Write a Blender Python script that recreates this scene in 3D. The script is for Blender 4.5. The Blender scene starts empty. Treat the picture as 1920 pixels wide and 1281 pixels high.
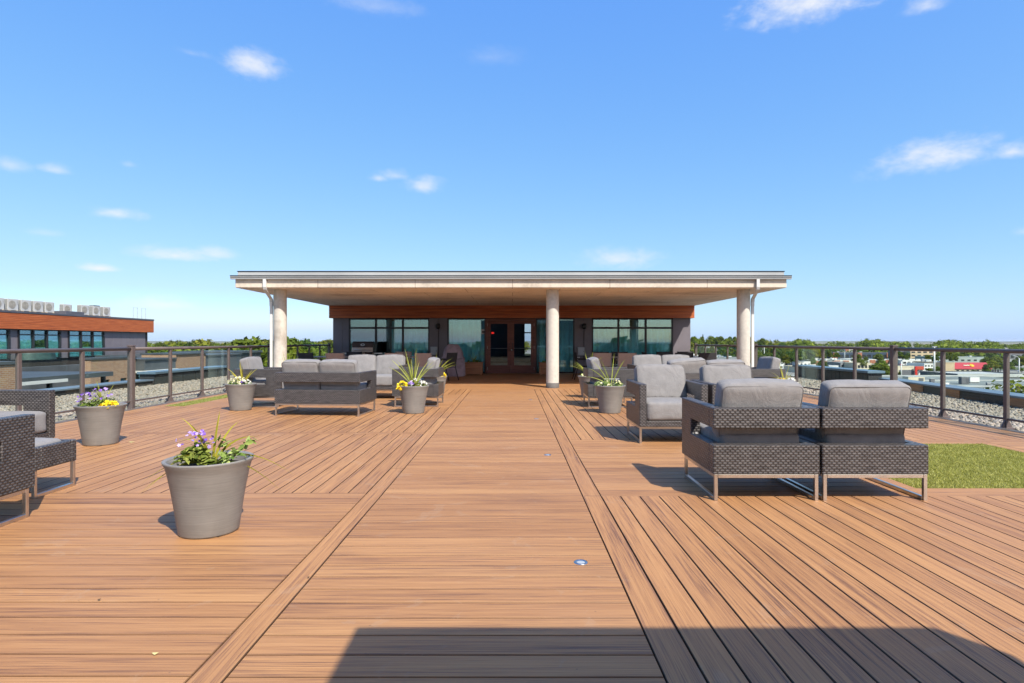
# Roof deck with lounge furniture, pavilion and town view
SUN_E = 3.6
SKY_STR = .12; SKY_ALT = 0; SKY_AIR = .6; SKY_DUST = 1.0; SKY_OZ = 3.0
SKY_POW = ((.226, .88, 3.4), (.375, .57, 4.7), (.889, .0956, 5.7))   # per channel: gain, power, level above which the bright haze round the sun stays linear
CLOUD_COL = (4.0, 4.05, 4.15)
EXPO = 1.0
HAZE = .5/17000
CLOUDS = [(478,124,122,66,.8),(1520,4,285,125,.95),(1752,300,235,88,.85),(1895,286,78,42,.8),(790,350,91,47,.7),(742,330,78,30,.5),(710,335,44,22,.5),(218,401,111,37,.75),(335,480,169,37,.8),(400,478,104,32,.6),(188,504,83,22,.85),(302,572,140,38,.6),(1156,488,169,57,.6),(18,310,70,34,.45),(106,319,59,27,.5),(1735,14,91,45,.6),(1917,435,39,27,.4),(700,12,208,50,.25),(920,108,156,50,.15),(85,437,78,22,.25),(360,100,78,22,.2),(243,309,31,17,.25)]
import bpy, bmesh, math, random
import numpy as np
from mathutils import Vector, Matrix
random.seed(7)
R = math.radians
PI = math.pi
scene = bpy.context.scene
COL = scene.collection
F = 1111.0          # focal length in pixels of the 1920 wide photograph
EYE = 1.2

def at(x, y, D):
    """world point seen at photo pixel (x, y) at distance D in front of the camera"""
    return ((x - 961) * D / F, D, EYE - (y - 640.5) * D / F)

# ------------------------------------------------------------------ mesh builder
class MB:
    def __init__(s):
        s.v = []; s.f = []; s.smooth = []
    def add(s, vs, fs, smooth=False, M=None):
        b = len(s.v)
        if M is not None:
            vs = [tuple(M @ Vector(p)) for p in vs]
        s.v.extend(vs)
        for f in fs:
            s.f.append(tuple(b + i for i in f)); s.smooth.append(smooth)
        return s
    def box(s, x0, x1, y0, y1, z0, z1, c=0.0, M=None):
        lo = (x0, y0, z0); hi = (x1, y1, z1)
        if c <= 0:
            vs = [(x0,y0,z0),(x1,y0,z0),(x1,y1,z0),(x0,y1,z0),(x0,y0,z1),(x1,y0,z1),(x1,y1,z1),(x0,y1,z1)]
            fs = [(0,3,2,1),(4,5,6,7),(0,1,5,4),(1,2,6,5),(2,3,7,6),(3,0,4,7)]
            return s.add(vs, fs, M=M)
        vs = []; idx = {}
        for sx in (0,1):
            for sy in (0,1):
                for sz in (0,1):
                    sg = (sx,sy,sz)
                    for a in range(3):
                        p = []
                        for k in range(3):
                            base = hi[k] if sg[k] else lo[k]
                            if k != a: base += -c if sg[k] else c
                            p.append(base)
                        idx[(sx,sy,sz,a)] = len(vs); vs.append(tuple(p))
        fs = []
        for a in range(3):
            b, d = [k for k in range(3) if k != a]
            for sa in (0,1):
                q = []
                for (sb, sd) in ((0,0),(1,0),(1,1),(0,1)):
                    g = [0,0,0]; g[a]=sa; g[b]=sb; g[d]=sd
                    q.append(idx[(g[0],g[1],g[2],a)])
                fs.append(tuple(q))
        for d in range(3):
            a, b = [k for k in range(3) if k != d]
            for sa in (0,1):
                for sb in (0,1):
                    g0 = [0,0,0]; g0[a]=sa; g0[b]=sb; g1 = list(g0); g1[d]=1
                    fs.append((idx[(*g0,a)], idx[(*g1,a)], idx[(*g1,b)], idx[(*g0,b)]))
        for sx in (0,1):
            for sy in (0,1):
                for sz in (0,1):
                    fs.append((idx[(sx,sy,sz,0)], idx[(sx,sy,sz,1)], idx[(sx,sy,sz,2)]))
        return s.add(vs, fs, M=M)
    def tube(s, pts, r, n=8, caps=True, smooth=True, M=None):
        pts = [Vector(p) for p in pts]
        rs = r if isinstance(r, (list, tuple)) else [r]*len(pts)
        vs = []; fs = []; prev = None
        for i, p in enumerate(pts):
            t = (pts[min(i+1,len(pts)-1)] - pts[max(i-1,0)]).normalized()
            if prev is None:
                up = Vector((0,0,1)) if abs(t.z) < .9 else Vector((1,0,0))
                u = t.cross(up).normalized()
            else:
                u = (prev - t*prev.dot(t)).normalized()
            prev = u; w = t.cross(u)
            for k in range(n):
                a = 2*PI*k/n
                vs.append(tuple(p + (u*math.cos(a) + w*math.sin(a))*rs[i]))
        for i in range(len(pts)-1):
            for k in range(n):
                k2 = (k+1) % n
                fs.append((i*n+k, i*n+k2, (i+1)*n+k2, (i+1)*n+k))
        s.add(vs, fs, smooth, M)
        if caps:
            b = len(s.v) - len(vs)
            s.f.append(tuple(b+k for k in range(n))[::-1]); s.smooth.append(False)
            e = b + (len(pts)-1)*n
            s.f.append(tuple(e+k for k in range(n))); s.smooth.append(False)
        return s
    def lathe(s, prof, n=32, cx=0, cy=0, M=None, smooth=True, close=False):
        vs = []; fs = []
        for (r, z) in prof:
            for k in range(n):
                a = 2*PI*k/n
                vs.append((cx + r*math.cos(a), cy + r*math.sin(a), z))
        for i in range(len(prof)-1):
            for k in range(n):
                k2 = (k+1) % n
                fs.append((i*n+k, i*n+k2, (i+1)*n+k2, (i+1)*n+k))
        s.add(vs, fs, smooth, M)
        b = len(s.v) - len(vs)
        if close:
            s.f.append(tuple(b+k for k in range(n))[::-1]); s.smooth.append(False)
            e = b + (len(prof)-1)*n
            s.f.append(tuple(e+k for k in range(n))); s.smooth.append(False)
        return s
    def prism(s, outline, axis, a0, a1, M=None):
        n = len(outline)
        def P(q, a):
            if axis == 'x': return (a, q[0], q[1])
            if axis == 'y': return (q[0], a, q[1])
            return (q[0], q[1], a)
        vs = [P(q, a0) for q in outline] + [P(q, a1) for q in outline]
        fs = [tuple(range(n))[::-1], tuple(range(n, 2*n))]
        for i in range(n):
            j = (i+1) % n
            fs.append((i, j, n+j, n+i))
        return s.add(vs, fs, M=M)
    def mesh(s, name, mat, fix=True, uvfun=None):
        me = bpy.data.meshes.new(name)
        me.from_pydata(s.v, [], s.f)
        if fix:
            bm = bmesh.new(); bm.from_mesh(me)
            bmesh.ops.recalc_face_normals(bm, faces=bm.faces)
            bm.to_mesh(me); bm.free()
        me.polygons.foreach_set('use_smooth', s.smooth)
        uv = me.uv_layers.new(name='UVMap')
        co = me.vertices
        data = np.zeros(len(me.loops)*2, dtype=np.float32)
        for p in me.polygons:
            nx, ny, nz = abs(p.normal.x), abs(p.normal.y), abs(p.normal.z)
            for li in p.loop_indices:
                c = co[me.loops[li].vertex_index].co
                if nz >= nx and nz >= ny: a, b = c.x, c.y
                elif nx >= ny: a, b = c.y, c.z
                else: a, b = c.x, c.z
                data[2*li] = a; data[2*li+1] = b
        uv.data.foreach_set('uv', data)
        if mat: me.materials.append(mat)
        return me
    def build(s, name, mat, parent=None, fix=True):
        o = bpy.data.objects.new(name, s.mesh(name, mat, fix))
        COL.objects.link(o)
        if parent is not None: o.parent = parent
        return o

def tag(o, label=None, cat=None, group=None, kind=None):
    if label: o['label'] = label
    if cat: o['category'] = cat
    if group: o['group'] = group
    if kind: o['kind'] = kind
    return o
def thing(name, label, cat, loc=(0,0,0), rz=0.0, group=None):
    o = bpy.data.objects.new(name, None); COL.objects.link(o)
    o.empty_display_size = .1
    o.location = loc; o.rotation_euler = (0,0,rz)
    return tag(o, label, cat, group)
def dup(o, loc=None, rz=None, label=None, parent=None):
    c = o.copy(); COL.objects.link(c)
    c.parent = parent
    if loc is not None: c.location = loc
    if rz is not None: c.rotation_euler = (0,0,rz)
    if label: c['label'] = label
    for ch in list(o.children):
        dup(ch, parent=c)
    return c
def np_mesh(name, V, Fa, mat, smooth=False, colors=None):
    """mesh from numpy arrays; all faces the same size; optional per-face colours"""
    V = np.asarray(V, dtype=np.float32); Fa = np.asarray(Fa, dtype=np.int32)
    me = bpy.data.meshes.new(name)
    k = Fa.shape[1]
    me.vertices.add(len(V)); me.vertices.foreach_set('co', V.ravel())
    me.loops.add(Fa.size); me.loops.foreach_set('vertex_index', Fa.ravel())
    me.polygons.add(len(Fa))
    me.polygons.foreach_set('loop_start', np.arange(0, Fa.size, k, dtype=np.int32))
    me.polygons.foreach_set('loop_total', np.full(len(Fa), k, dtype=np.int32))
    if smooth: me.polygons.foreach_set('use_smooth', np.ones(len(Fa), dtype=bool))
    if colors is not None:
        a = me.attributes.new('tint', 'FLOAT', 'FACE')
        a.data.foreach_set('value', np.asarray(colors, dtype=np.float32))
    me.update(calc_edges=True); me.validate()
    if mat: me.materials.append(mat)
    return me
def link(name, me, parent=None):
    o = bpy.data.objects.new(name, me); COL.objects.link(o)
    if parent is not None: o.parent = parent
    return o

# ------------------------------------------------------------------ materials
class NT:
    def __init__(s, name):
        s.m = bpy.data.materials.new(name); s.m.use_nodes = True
        s.t = s.m.node_tree; s.t.nodes.clear()
        s.out = s.t.nodes.new('ShaderNodeOutputMaterial')
    def n(s, typ, ins=None, **props):
        nd = s.t.nodes.new(typ)
        for k, v in props.items(): setattr(nd, k, v)
        if ins:
            for k, v in ins.items():
                sock = nd.inputs[k]
                if isinstance(v, bpy.types.NodeSocket): s.t.links.new(v, sock)
                elif isinstance(v, bpy.types.Node): s.t.links.new(v.outputs[0], sock)
                else: sock.default_value = v
        return nd
    def math(s, op, a, b=0.0, c=0.0, clamp=False):
        return s.n('ShaderNodeMath', {0:a, 1:b, 2:c}, operation=op, use_clamp=clamp).outputs[0]
    def ramp(s, fac, stops, interp='LINEAR'):
        nd = s.n('ShaderNodeValToRGB', {0:fac})
        cr = nd.color_ramp; cr.interpolation = interp
        while len(cr.elements) < len(stops): cr.elements.new(.5)
        for e, (p, c) in zip(cr.elements, stops):
            e.position = p; e.color = c if len(c) == 4 else (*c, 1)
        return nd.outputs[0]
    def noise(s, vec, scale, detail=4, rough=.55, dist=0.0):
        ins = {'Scale':scale, 'Detail':detail, 'Roughness':rough, 'Distortion':dist}
        if vec is not None: ins['Vector'] = vec
        return s.n('ShaderNodeTexNoise', ins).outputs['Fac']
    def mix(s, fac, a, b, mode='MIX'):
        nd = s.n('ShaderNodeMix', data_type='RGBA', blend_type=mode)
        for k, v in ((0, fac), (6, a), (7, b)):
            if isinstance(v, bpy.types.NodeSocket): s.t.links.new(v, nd.inputs[k])
            elif k and len(v) == 3: nd.inputs[k].default_value = (*v, 1)
            else: nd.inputs[k].default_value = v
        return nd.outputs[2]
    def obj(s): return s.n('ShaderNodeTexCoord').outputs['Object']
    def uv(s): return s.n('ShaderNodeTexCoord').outputs['UV']
    def pos(s): return s.n('ShaderNodeNewGeometry').outputs['Position']
    def scale(s, vec, sc): return s.n('ShaderNodeMapping', {'Vector':vec, 'Scale':sc}).outputs[0]
    def bump(s, h, strength=.5, dist=.01, normal=None):
        ins = {'Height':h, 'Strength':strength, 'Distance':dist}
        if normal is not None: ins['Normal'] = normal
        return s.n('ShaderNodeBump', ins).outputs[0]
    def principled(s, **ins):
        return s.n('ShaderNodeBsdfPrincipled', {k.replace('_',' '):v for k,v in ins.items()})
    def done(s, shader):
        s.t.links.new(shader.outputs[0] if isinstance(shader, bpy.types.Node) else shader, s.out.inputs[0])
        return s.m

def c4(c): return (*c, 1) if len(c) == 3 else c
def simple(name, col, rough=.6, var=.12, nscale=3.0, bump=0.0, bscale=60, metallic=0.0, spec=.4, stretch=(1,1,1), world=False):
    t = NT(name)
    v = t.scale(t.pos() if world else t.obj(), stretch)
    n = t.noise(v, nscale, 5)
    lo = tuple(max(0, c*(1-2*var)) for c in col); hi = tuple(min(1, c*(1+2*var)) for c in col)
    base = t.ramp(n, [(.25, lo), (.75, hi)])
    ins = dict(Base_Color=base, Roughness=rough, Metallic=metallic)
    ins['Specular_IOR_Level'] = spec
    if bump:
        ins['Normal'] = t.bump(t.noise(v, bscale, 3), bump, .004)
    return t.done(t.principled(**ins))

def m_deck():
    t = NT('composite_deck_board')
    uv = t.uv()
    rnd = t.n('ShaderNodeAttribute', attribute_name='rnd', attribute_type='GEOMETRY').outputs['Fac']
    a = t.noise(t.scale(uv, (1.1, 66, 1)), 1.0, 5, .62, .5)
    b = t.noise(t.scale(uv, (3.2, 225, 1)), 1.0, 4, .65, .3)
    big = t.noise(t.scale(uv, (.5, 5, 1)), 1.0, 3, .5)
    s = t.math('ADD', t.math('MULTIPLY', a, .58), t.math('MULTIPLY', b, .42))
    s = t.math('ADD', s, t.math('MULTIPLY', t.math('SUBTRACT', big, .5), .22))
    col = t.ramp(s, [(.335, (.085, .042, .027)), (.415, (.215, .104, .050)), (.475, (.332, .164, .066)), (.545, (.388, .197, .079)), (.68, (.45, .240, .100))])
    tint = t.ramp(rnd, [(0, (.88, .84, .82)), (.3, (.97, .95, .94)), (.7, (1.02, 1.0, .97)), (1, (1.06, 1.07, 1.06))])
    col = t.mix(1.0, col, tint, 'MULTIPLY')
    # faint worn patches
    wp = t.noise(t.pos(), .55, 4)
    col = t.mix(t.math('MULTIPLY', t.math('SUBTRACT', wp, .45, clamp=True), .8, clamp=True), col, (.36, .20, .115))
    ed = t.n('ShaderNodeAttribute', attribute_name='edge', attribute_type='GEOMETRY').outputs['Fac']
    col = t.mix(t.math('MULTIPLY', ed, .78), col, (.028, .016, .012))     # darker colour on the sides and rounded edges of the boards
    # dried water marks and grit
    wm_ = t.noise(t.pos(), 2.3, 6, .65, 1.2)
    col = t.mix(t.math('MULTIPLY', t.ramp(wm_, [(.60, (0,0,0)), (.645, (1,1,1)), (.69, (.25,.25,.25))]), .16), col, (.40, .30, .21))
    gr = t.n('ShaderNodeTexVoronoi', {'Vector': t.pos(), 'Scale': 9.0, 'Randomness': 1.0}).outputs['Distance']
    col = t.mix(t.math('MULTIPLY', t.ramp(gr, [(.035, (1,1,1)), (.05, (0,0,0))]), .5), col, (.12, .075, .05))
    return t.done(t.principled(Base_Color=col, Roughness=t.math('ADD', .42, t.math('MULTIPLY', a, .25)), Specular_IOR_Level=.35,
                               Normal=t.bump(s, .5, .005)))
def m_wicker():
    t = NT('woven_resin_wicker')
    xy = t.n('ShaderNodeSeparateXYZ', {0: t.uv()})
    a = t.math('DIVIDE', xy.outputs[0], .038); b = t.math('DIVIDE', xy.outputs[1], .0182)
    row = t.math('FLOOR', b); fb = t.math('FRACT', b)
    ph = t.math('ADD', a, t.math('MULTIPLY', row, .5))
    s = t.math('ADD', .5, t.math('MULTIPLY', t.math('SINE', t.math('MULTIPLY', ph, 2*PI)), .5))
    e = t.math('SINE', t.math('MULTIPLY', fb, PI))
    h = t.math('MULTIPLY', t.math('POWER', t.math('MINIMUM', t.math('MULTIPLY', s, 1.7), 1.0), .8), t.math('POWER', t.math('MAXIMUM', e, 0.0), 1.1))
    nz = t.noise(t.scale(t.uv(), (60, 260, 1)), 1.0, 2)
    col = t.ramp(h, [(.05, (.024, .022, .022)), (.45, (.056, .051, .050)), (.95, (.122, .114, .110))])  # strand highlights and gap shade put into the colour by weave height
    col = t.mix(t.math('MULTIPLY', nz, .3), col, (.062, .056, .054))
    band = t.noise(t.scale(t.uv(), (9, 34, 1)), 1.0, 3)
    col = t.mix(1.0, col, t.ramp(band, [(.35, (.62,.60,.60)), (.65, (1.22,1.2,1.18))]), 'MULTIPLY')
    return t.done(t.principled(Base_Color=col, Roughness=.36, Specular_IOR_Level=.55, Normal=t.bump(h, .38, .007)))
def m_fabric():
    t = NT('grey_outdoor_fabric')
    uv = t.obj()
    n1 = t.noise(t.scale(uv, (900, 900, 900)), 1.0, 1)
    n2 = t.noise(uv, 9, 3); n3 = t.noise(t.scale(uv, (5, 9, 4)), 1.0, 4, .55, 1.4)
    col = t.ramp(t.math('ADD', t.math('MULTIPLY', n1, .5), t.math('MULTIPLY', n2, .5)), [(.3, (.172, .163, .156)), (.7, (.242, .230, .221))])
    return t.done(t.principled(Base_Color=col, Roughness=.9, Specular_IOR_Level=.2, Sheen_Weight=.15,
                               Normal=t.bump(t.math('ADD', n3, t.math('MULTIPLY', n1, .05)), .5, .03)))
def m_concrete(name='cast_concrete', col=(.42, .385, .33), panels=False):
    t = NT(name)
    o = t.obj()
    n = t.noise(o, 1.1, 7, .62); n2 = t.noise(o, 14, 4); n3 = t.noise(t.scale(o, (.25, 2.2, .6)), 1.6, 5, .6)
    s = t.math('ADD', t.math('MULTIPLY', n, .6), t.math('MULTIPLY', n2, .4))
    c = t.ramp(s, [(.3, tuple(x*.72 for x in col)), (.5, col), (.72, tuple(min(1, x*1.16) for x in col))])
    st = t.ramp(n3, [(.60, (0, 0, 0)), (.74, (1, 1, 1))])
    c = t.mix(t.math('MULTIPLY', st, .58), c, (.155, .122, .092))
    if panels:
        br = t.n('ShaderNodeTexBrick', {'Vector': o, 'Scale': 1.0, 'Mortar Size': .008, 'Brick Width': 2.44, 'Row Height': 1.22,
                 'Color1': (1,1,1,1), 'Color2': (.90,.92,.94,1), 'Mortar': (.45,.42,.40,1)})
        c = t.mix(1.0, c, br.outputs[0], 'MULTIPLY')
        pt = t.noise(t.scale(o, (.35, 1.0, 1)), .9, 4, .5)
        c = t.mix(t.math('MULTIPLY', t.ramp(pt, [(.58, (0,0,0)), (.66, (1,1,1))]), .45), c, (.26, .21, .17))
    holes = t.n('ShaderNodeTexVoronoi', {'Vector': o, 'Scale': 26.0}).outputs['Distance']
    c = t.mix(t.math('MULTIPLY', t.ramp(holes, [(.05, (1,1,1)), (.09, (0,0,0))]), .55), c, (.16, .14, .12))
    return t.done(t.principled(Base_Color=c, Roughness=.85, Specular_IOR_Level=.25, Normal=t.bump(n2, .25, .006)))
def m_wood(name, dark, mid, light, su=1.0, sv=30.0, rough=.5):
    t = NT(name)
    uv = t.uv()
    a = t.noise(t.scale(uv, (su, sv, 1)), 1.0, 6, .6, .5)
    k = t.noise(t.scale(uv, (.8, 6.5, 1)), 1.0, 2)
    s = t.math('ADD', t.math('MULTIPLY', a, .7), t.math('MULTIPLY', k, .3))
    col = t.ramp(s, [(.32, dark), (.5, mid), (.68, light)])
    return t.done(t.principled(Base_Color=col, Roughness=rough, Specular_IOR_Level=.35, Normal=t.bump(a, .2, .004)))
def m_glass(name, tint, refl=.12, trans_mix=1.0, ior=1.5, rough=0.0):
    """clear sheet: tinted transparency with a fresnel mirror on top, so light and shadow rays pass"""
    t = NT(name)
    tr = t.n('ShaderNodeBsdfTransparent', {0: c4(tint)})
    gl = t.n('ShaderNodeBsdfGlossy', {'Color': (.66, .90, .95, 1), 'Roughness': rough})
    fc = t.n('ShaderNodeLayerWeight', {'Blend': .5}).outputs['Facing']
    f = t.math('ADD', refl, t.math('MULTIPLY', t.math('POWER', fc, ior), .75*(1-refl)), clamp=True)
    mx = t.n('ShaderNodeMixShader', {0: f, 1: tr.outputs[0], 2: gl.outputs[0]})
    return t.done(mx)
def m_leaf(name, dark, mid, light, trans=.25, nscale=.35, world=False):
    t = NT(name)
    o = t.obj()
    rnd = t.n('ShaderNodeObjectInfo').outputs['Random']
    tint = t.n('ShaderNodeAttribute', attribute_name='tint', attribute_type='GEOMETRY').outputs['Fac']
    n = t.noise(o, nscale, 3)
    s = t.math('ADD', t.math('MULTIPLY', n, .45), t.math('MULTIPLY', tint, .55))
    col = t.ramp(s, [(.22, dark), (.5, mid), (.8, light)])
    hue = t.ramp(rnd, [(0, (1.18, 1.0, .62)), (.3, (.8, .92, .9)), (.6, (1.05, 1.08, .85)), (.85, (.82, 1.06, .8)), (1, (1.32, 1.12, .7))])
    col = t.mix(1.0, col, hue, 'MULTIPLY')
    d = t.n('ShaderNodeBsdfDiffuse', {'Color': col})
    tl = t.n('ShaderNodeBsdfTranslucent', {'Color': col})
    return t.done(t.n('ShaderNodeMixShader', {0: trans, 1: d.outputs[0], 2: tl.outputs[0]}))
def m_brick(name, c1, c2, mortar, w=.21, h=.075):
    t = NT(name)
    uv = t.uv()
    n = t.noise(uv, 6, 3)
    br = t.n('ShaderNodeTexBrick', {'Vector': uv, 'Scale': 1.0, 'Mortar Size': .011, 'Brick Width': w, 'Row Height': h,
             'Color1': c4(c1), 'Color2': c4(c2), 'Mortar': c4(mortar), 'Bias': -.1})
    col = t.mix(t.math('MULTIPLY', n, .35), br.outputs[0], tuple(x*.6 for x in c1))
    return t.done(t.principled(Base_Color=col, Roughness=.85, Specular_IOR_Level=.2))
def m_stone(name, cols):
    t = NT(name)
    tint = t.n('ShaderNodeAttribute', attribute_name='tint', attribute_type='GEOMETRY').outputs['Fac']
    k = len(cols)
    col = t.ramp(tint, [(i/(k-1), c) for i, c in enumerate(cols)])
    n = t.noise(t.obj(), 40, 3)
    col = t.mix(t.math('MULTIPLY', n, .4), col, (.30, .27, .23))
    return t.done(t.principled(Base_Color=col, Roughness=.75, Specular_IOR_Level=.3))

M = {}
M['deck'] = m_deck()
M['wicker'] = m_wicker()
M['fabric'] = m_fabric()
M['concrete'] = m_concrete('column_concrete', (.50, .465, .40))
M['soffit'] = m_concrete('soffit_concrete', (.58, .50, .40), panels=True)
M['soffit_lightened'] = m_concrete('lightened_soffit_concrete', (.84, .75, .64), panels=True)  # same concrete, lightened in colour to stand in for light under the canopy
M['gutter'] = simple('weathered_gutter', (.37, .375, .365), .45, .08, .6)
M['steel'] = simple('brushed_steel', (.60, .57, .53), .28, .06, 20, metallic=1.0)
M['rail'] = simple('bronze_rail_paint', (.115, .088, .080), .42, .08, 4, spec=.45)
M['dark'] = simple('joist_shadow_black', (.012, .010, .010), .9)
M['wall_panel'] = simple('charcoal_wall_panel', (.150, .135, .150), .55, .06, 1.5, bump=.05, bscale=30)
M['joint'] = simple('black_joint', (.01, .01, .012), .6)
M['frame'] = simple('black_window_frame', (.018, .019, .022), .4)
M['cedar'] = m_wood('red_cedar_cladding', (.22, .048, .015), (.39, .098, .027), (.50, .150, .046), .9, 22)
M['door_wood'] = m_wood('dark_mahogany_door', (.080, .026, .018), (.145, .048, .032), (.21, .078, .050), 2, 40)
M['planter_wood'] = m_wood('brown_planter_wood', (.22, .085, .036), (.37, .16, .072), (.47, .22, .105), 1.4, 26)
M['glass_rail'] = m_glass('clear_rail_glass', (.93, .965, .945), .02, ior=5)
M['glass_window'] = m_glass('teal_window_glass', (.62, .86, .88), .125, ior=4)
M['glass_door'] = m_glass('dark_door_glass', (.74, .77, .78), .03, ior=4.5)
M['curtain'] = simple('pale_curtain', (.72, .82, .85), .9, .10, 2)
M['white_metal'] = simple('white_painted_metal', (.58, .58, .55), .4, .04, 2)
M['grey_metal'] = simple('light_grey_metal_box', (.33, .36, .38), .45, .05, 3)
M['roof_metal'] = simple('blue_grey_roof_metal', (.135, .20, .25), .38, .10, .8, metallic=.25)
M['coping'] = simple('blue_grey_coping', (.15, .195, .235), .38, .10, 1.2, metallic=.2)
M['parapet'] = simple('dark_parapet_panel', (.030, .032, .033), .6, .15, 1.0)
M['membrane'] = simple('roof_membrane', (.09, .09, .09), .9, .15, 1.0)
M['pot'] = None
M['soil'] = simple('dark_potting_soil', (.028, .017, .010), .95, .4, 60, bump=.8, bscale=90)
M['black_plastic'] = simple('black_plastic', (.015, .015, .016), .45)
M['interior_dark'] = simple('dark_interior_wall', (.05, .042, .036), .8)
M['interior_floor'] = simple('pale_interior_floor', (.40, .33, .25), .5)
def m_pot():
    t = NT('ribbed_taupe_pot')
    o = t.obj(); xyz = t.n('ShaderNodeSeparateXYZ', {0: o})
    w = t.math('SINE', t.math('MULTIPLY', t.math('ADD', xyz.outputs[2], t.math('MULTIPLY', t.noise(o, 9, 2), .004)), 2*PI/.0062))
    n = t.noise(t.scale(o, (5, 5, 160)), 1.0, 4)
    n2 = t.noise(o, 5, 3)
    col = t.ramp(t.math('ADD', t.math('MULTIPLY', n, .55), t.math('MULTIPLY', n2, .45)), [(.3, (.150, .139, .125)), (.7, (.242, .226, .205))])
    return t.done(t.principled(Base_Color=col, Roughness=.5, Specular_IOR_Level=.4, Normal=t.bump(t.math('ADD', t.math('MULTIPLY', w, .3), n), .28, .004)))
M['pot'] = m_pot()
M['leaf_tree'] = m_leaf('tree_foliage', (.040, .062, .012), (.115, .150, .026), (.225, .250, .050))
M['leaf_pine'] = m_leaf('dark_tree_foliage', (.030, .050, .016), (.075, .112, .034), (.155, .195, .055))
M['leaf_plant'] = m_leaf('bedding_leaves', (.06, .095, .022), (.19, .245, .06), (.38, .42, .13), .35, 30)
M['leaf_pale'] = m_leaf('variegated_leaves', (.10, .17, .04), (.30, .36, .12), (.55, .58, .28), .35, 30)
M['blade'] = m_leaf('spike_blades', (.13, .15, .03), (.30, .31, .06), (.48, .47, .13), .3, 20)
M['turf'] = m_leaf('turf_blades', (.18, .178, .042), (.352, .342, .093), (.54, .51, .25), .3, 9)
M['turf_base'] = simple('turf_mat', (.20, .19, .05), .95, .3, 30)
M['bark'] = simple('tree_bark', (.075, .055, .040), .9, .3, 3)
M['stones'] = m_stone('river_stones', [(.13, .115, .09), (.26, .225, .17), (.33, .265, .20), (.17, .165, .14), (.39, .34, .275), (.23, .175, .12)])
# ------------------------------------------------------------------ camera, light, sky
cam = bpy.data.cameras.new('camera'); cam_o = bpy.data.objects.new('camera', cam); COL.objects.link(cam_o)
cam.sensor_width = 36; cam.lens = F/1920*36
cam.clip_start = .05; cam.clip_end = 30000
cam_o.location = (0, 0, EYE); cam_o.rotation_euler = (R(90), 0, 0)
cam.shift_x = -1/1920.0
scene.camera = cam_o
SUN = Vector((.50, -.76, 1.0)).normalized()
EL = math.asin(SUN.z); AZ = math.atan2(SUN.x, SUN.y)
sun = bpy.data.lights.new('sun', 'SUN'); sun.energy = SUN_E; sun.angle = R(.5); sun.color = (1, .955, .88)
sun_o = bpy.data.objects.new('sun', sun); COL.objects.link(sun_o)
sun_o.rotation_euler = SUN.to_track_quat('Z', 'Y').to_euler(); sun_o.location = (5, -8, 12)
w = bpy.data.worlds.new('World'); scene.world = w; w.use_nodes = True
wt = w.node_tree; wt.nodes.clear()
def wn(typ, ins=None, **props):
    nd = wt.nodes.new(typ)
    for k, v in props.items(): setattr(nd, k, v)
    for k, v in (ins or {}).items():
        if isinstance(v, bpy.types.NodeSocket): wt.links.new(v, nd.inputs[k])
        else: nd.inputs[k].default_value = v
    return nd
def wm(op, a, b=0.0, c=0.0, clamp=False): return wn('ShaderNodeMath', {0:a,1:b,2:c}, operation=op, use_clamp=clamp).outputs[0]
sky = wn('ShaderNodeTexSky', sky_type='NISHITA', sun_disc=False, sun_elevation=EL, sun_rotation=AZ,
         altitude=SKY_ALT, air_density=SKY_AIR, dust_density=SKY_DUST, ozone_density=SKY_OZ)
gen = wn('ShaderNodeTexCoord').outputs['Generated']
nrm = wn('ShaderNodeVectorMath', {0: gen}, operation='NORMALIZE').outputs[0]
flat = wn('ShaderNodeVectorMath', {0: nrm, 1: (1.0, 1.0, 1.9)}, operation='MULTIPLY').outputs[0]
n1 = wn('ShaderNodeTexNoise', {'Vector': flat, 'Scale': 17.0, 'Detail': 7.0, 'Roughness': .62, 'Distortion': .3}).outputs['Fac']
n2 = wn('ShaderNodeTexNoise', {'Vector': flat, 'Scale': 60.0, 'Detail': 5.0, 'Roughness': .6}).outputs['Fac']
nn = wm('ADD', wm('MULTIPLY', n1, .72), wm('MULTIPLY', n2, .28))
nn = wm('SUBTRACT', nn, .5)
total = None
for (cx, cy, sx, sy, st) in CLOUDS:
    d = Vector(((cx-961)/F, 1, (640.5-cy)/F)).normalized()
    right = Vector((d.y, -d.x, 0)).normalized(); up = right.cross(d)
    ang = 1/F*d.y                                   # radians per photo pixel there, roughly
    a = wm('DIVIDE', wn('ShaderNodeVectorMath', {0: nrm, 1: tuple(right)}, operation='DOT_PRODUCT').outputs['Value'], sx*.5*ang)
    b = wm('DIVIDE', wn('ShaderNodeVectorMath', {0: nrm, 1: tuple(up)}, operation='DOT_PRODUCT').outputs['Value'], sy*.5*ang)
    bb = wm('MULTIPLY', b, wm('ADD', 1.0, wm('MULTIPLY', wm('LESS_THAN', b, 0.0), .5)))   # flatter undersides
    r = wm('SQRT', wm('ADD', wm('MULTIPLY', a, a), wm('MULTIPLY', bb, bb)))
    v = wm('ADD', wm('SUBTRACT', 1.0, r), wm('MULTIPLY', nn, 2.4))
    front = wm('GREATER_THAN', wn('ShaderNodeVectorMath', {0: nrm, 1: tuple(d)}, operation='DOT_PRODUCT').outputs['Value'], .5)
    v = wn('ShaderNodeMapRange', {0: v, 1: -.12, 2: 1.35, 3: 0.0, 4: st}, interpolation_type='SMOOTHSTEP', clamp=True).outputs[0]
    v = wm('MULTIPLY', v, front)
    total = v if total is None else wm('MAXIMUM', total, v)
sep = wn('ShaderNodeSeparateColor', {0: sky.outputs[0]})
ch = [wm('MULTIPLY', wm('POWER', wm('MAXIMUM', sep.outputs[i], .001), SKY_POW[i][1]), SKY_POW[i][0]/(SKY_STR*2**EXPO)) for i in range(3)]
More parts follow.
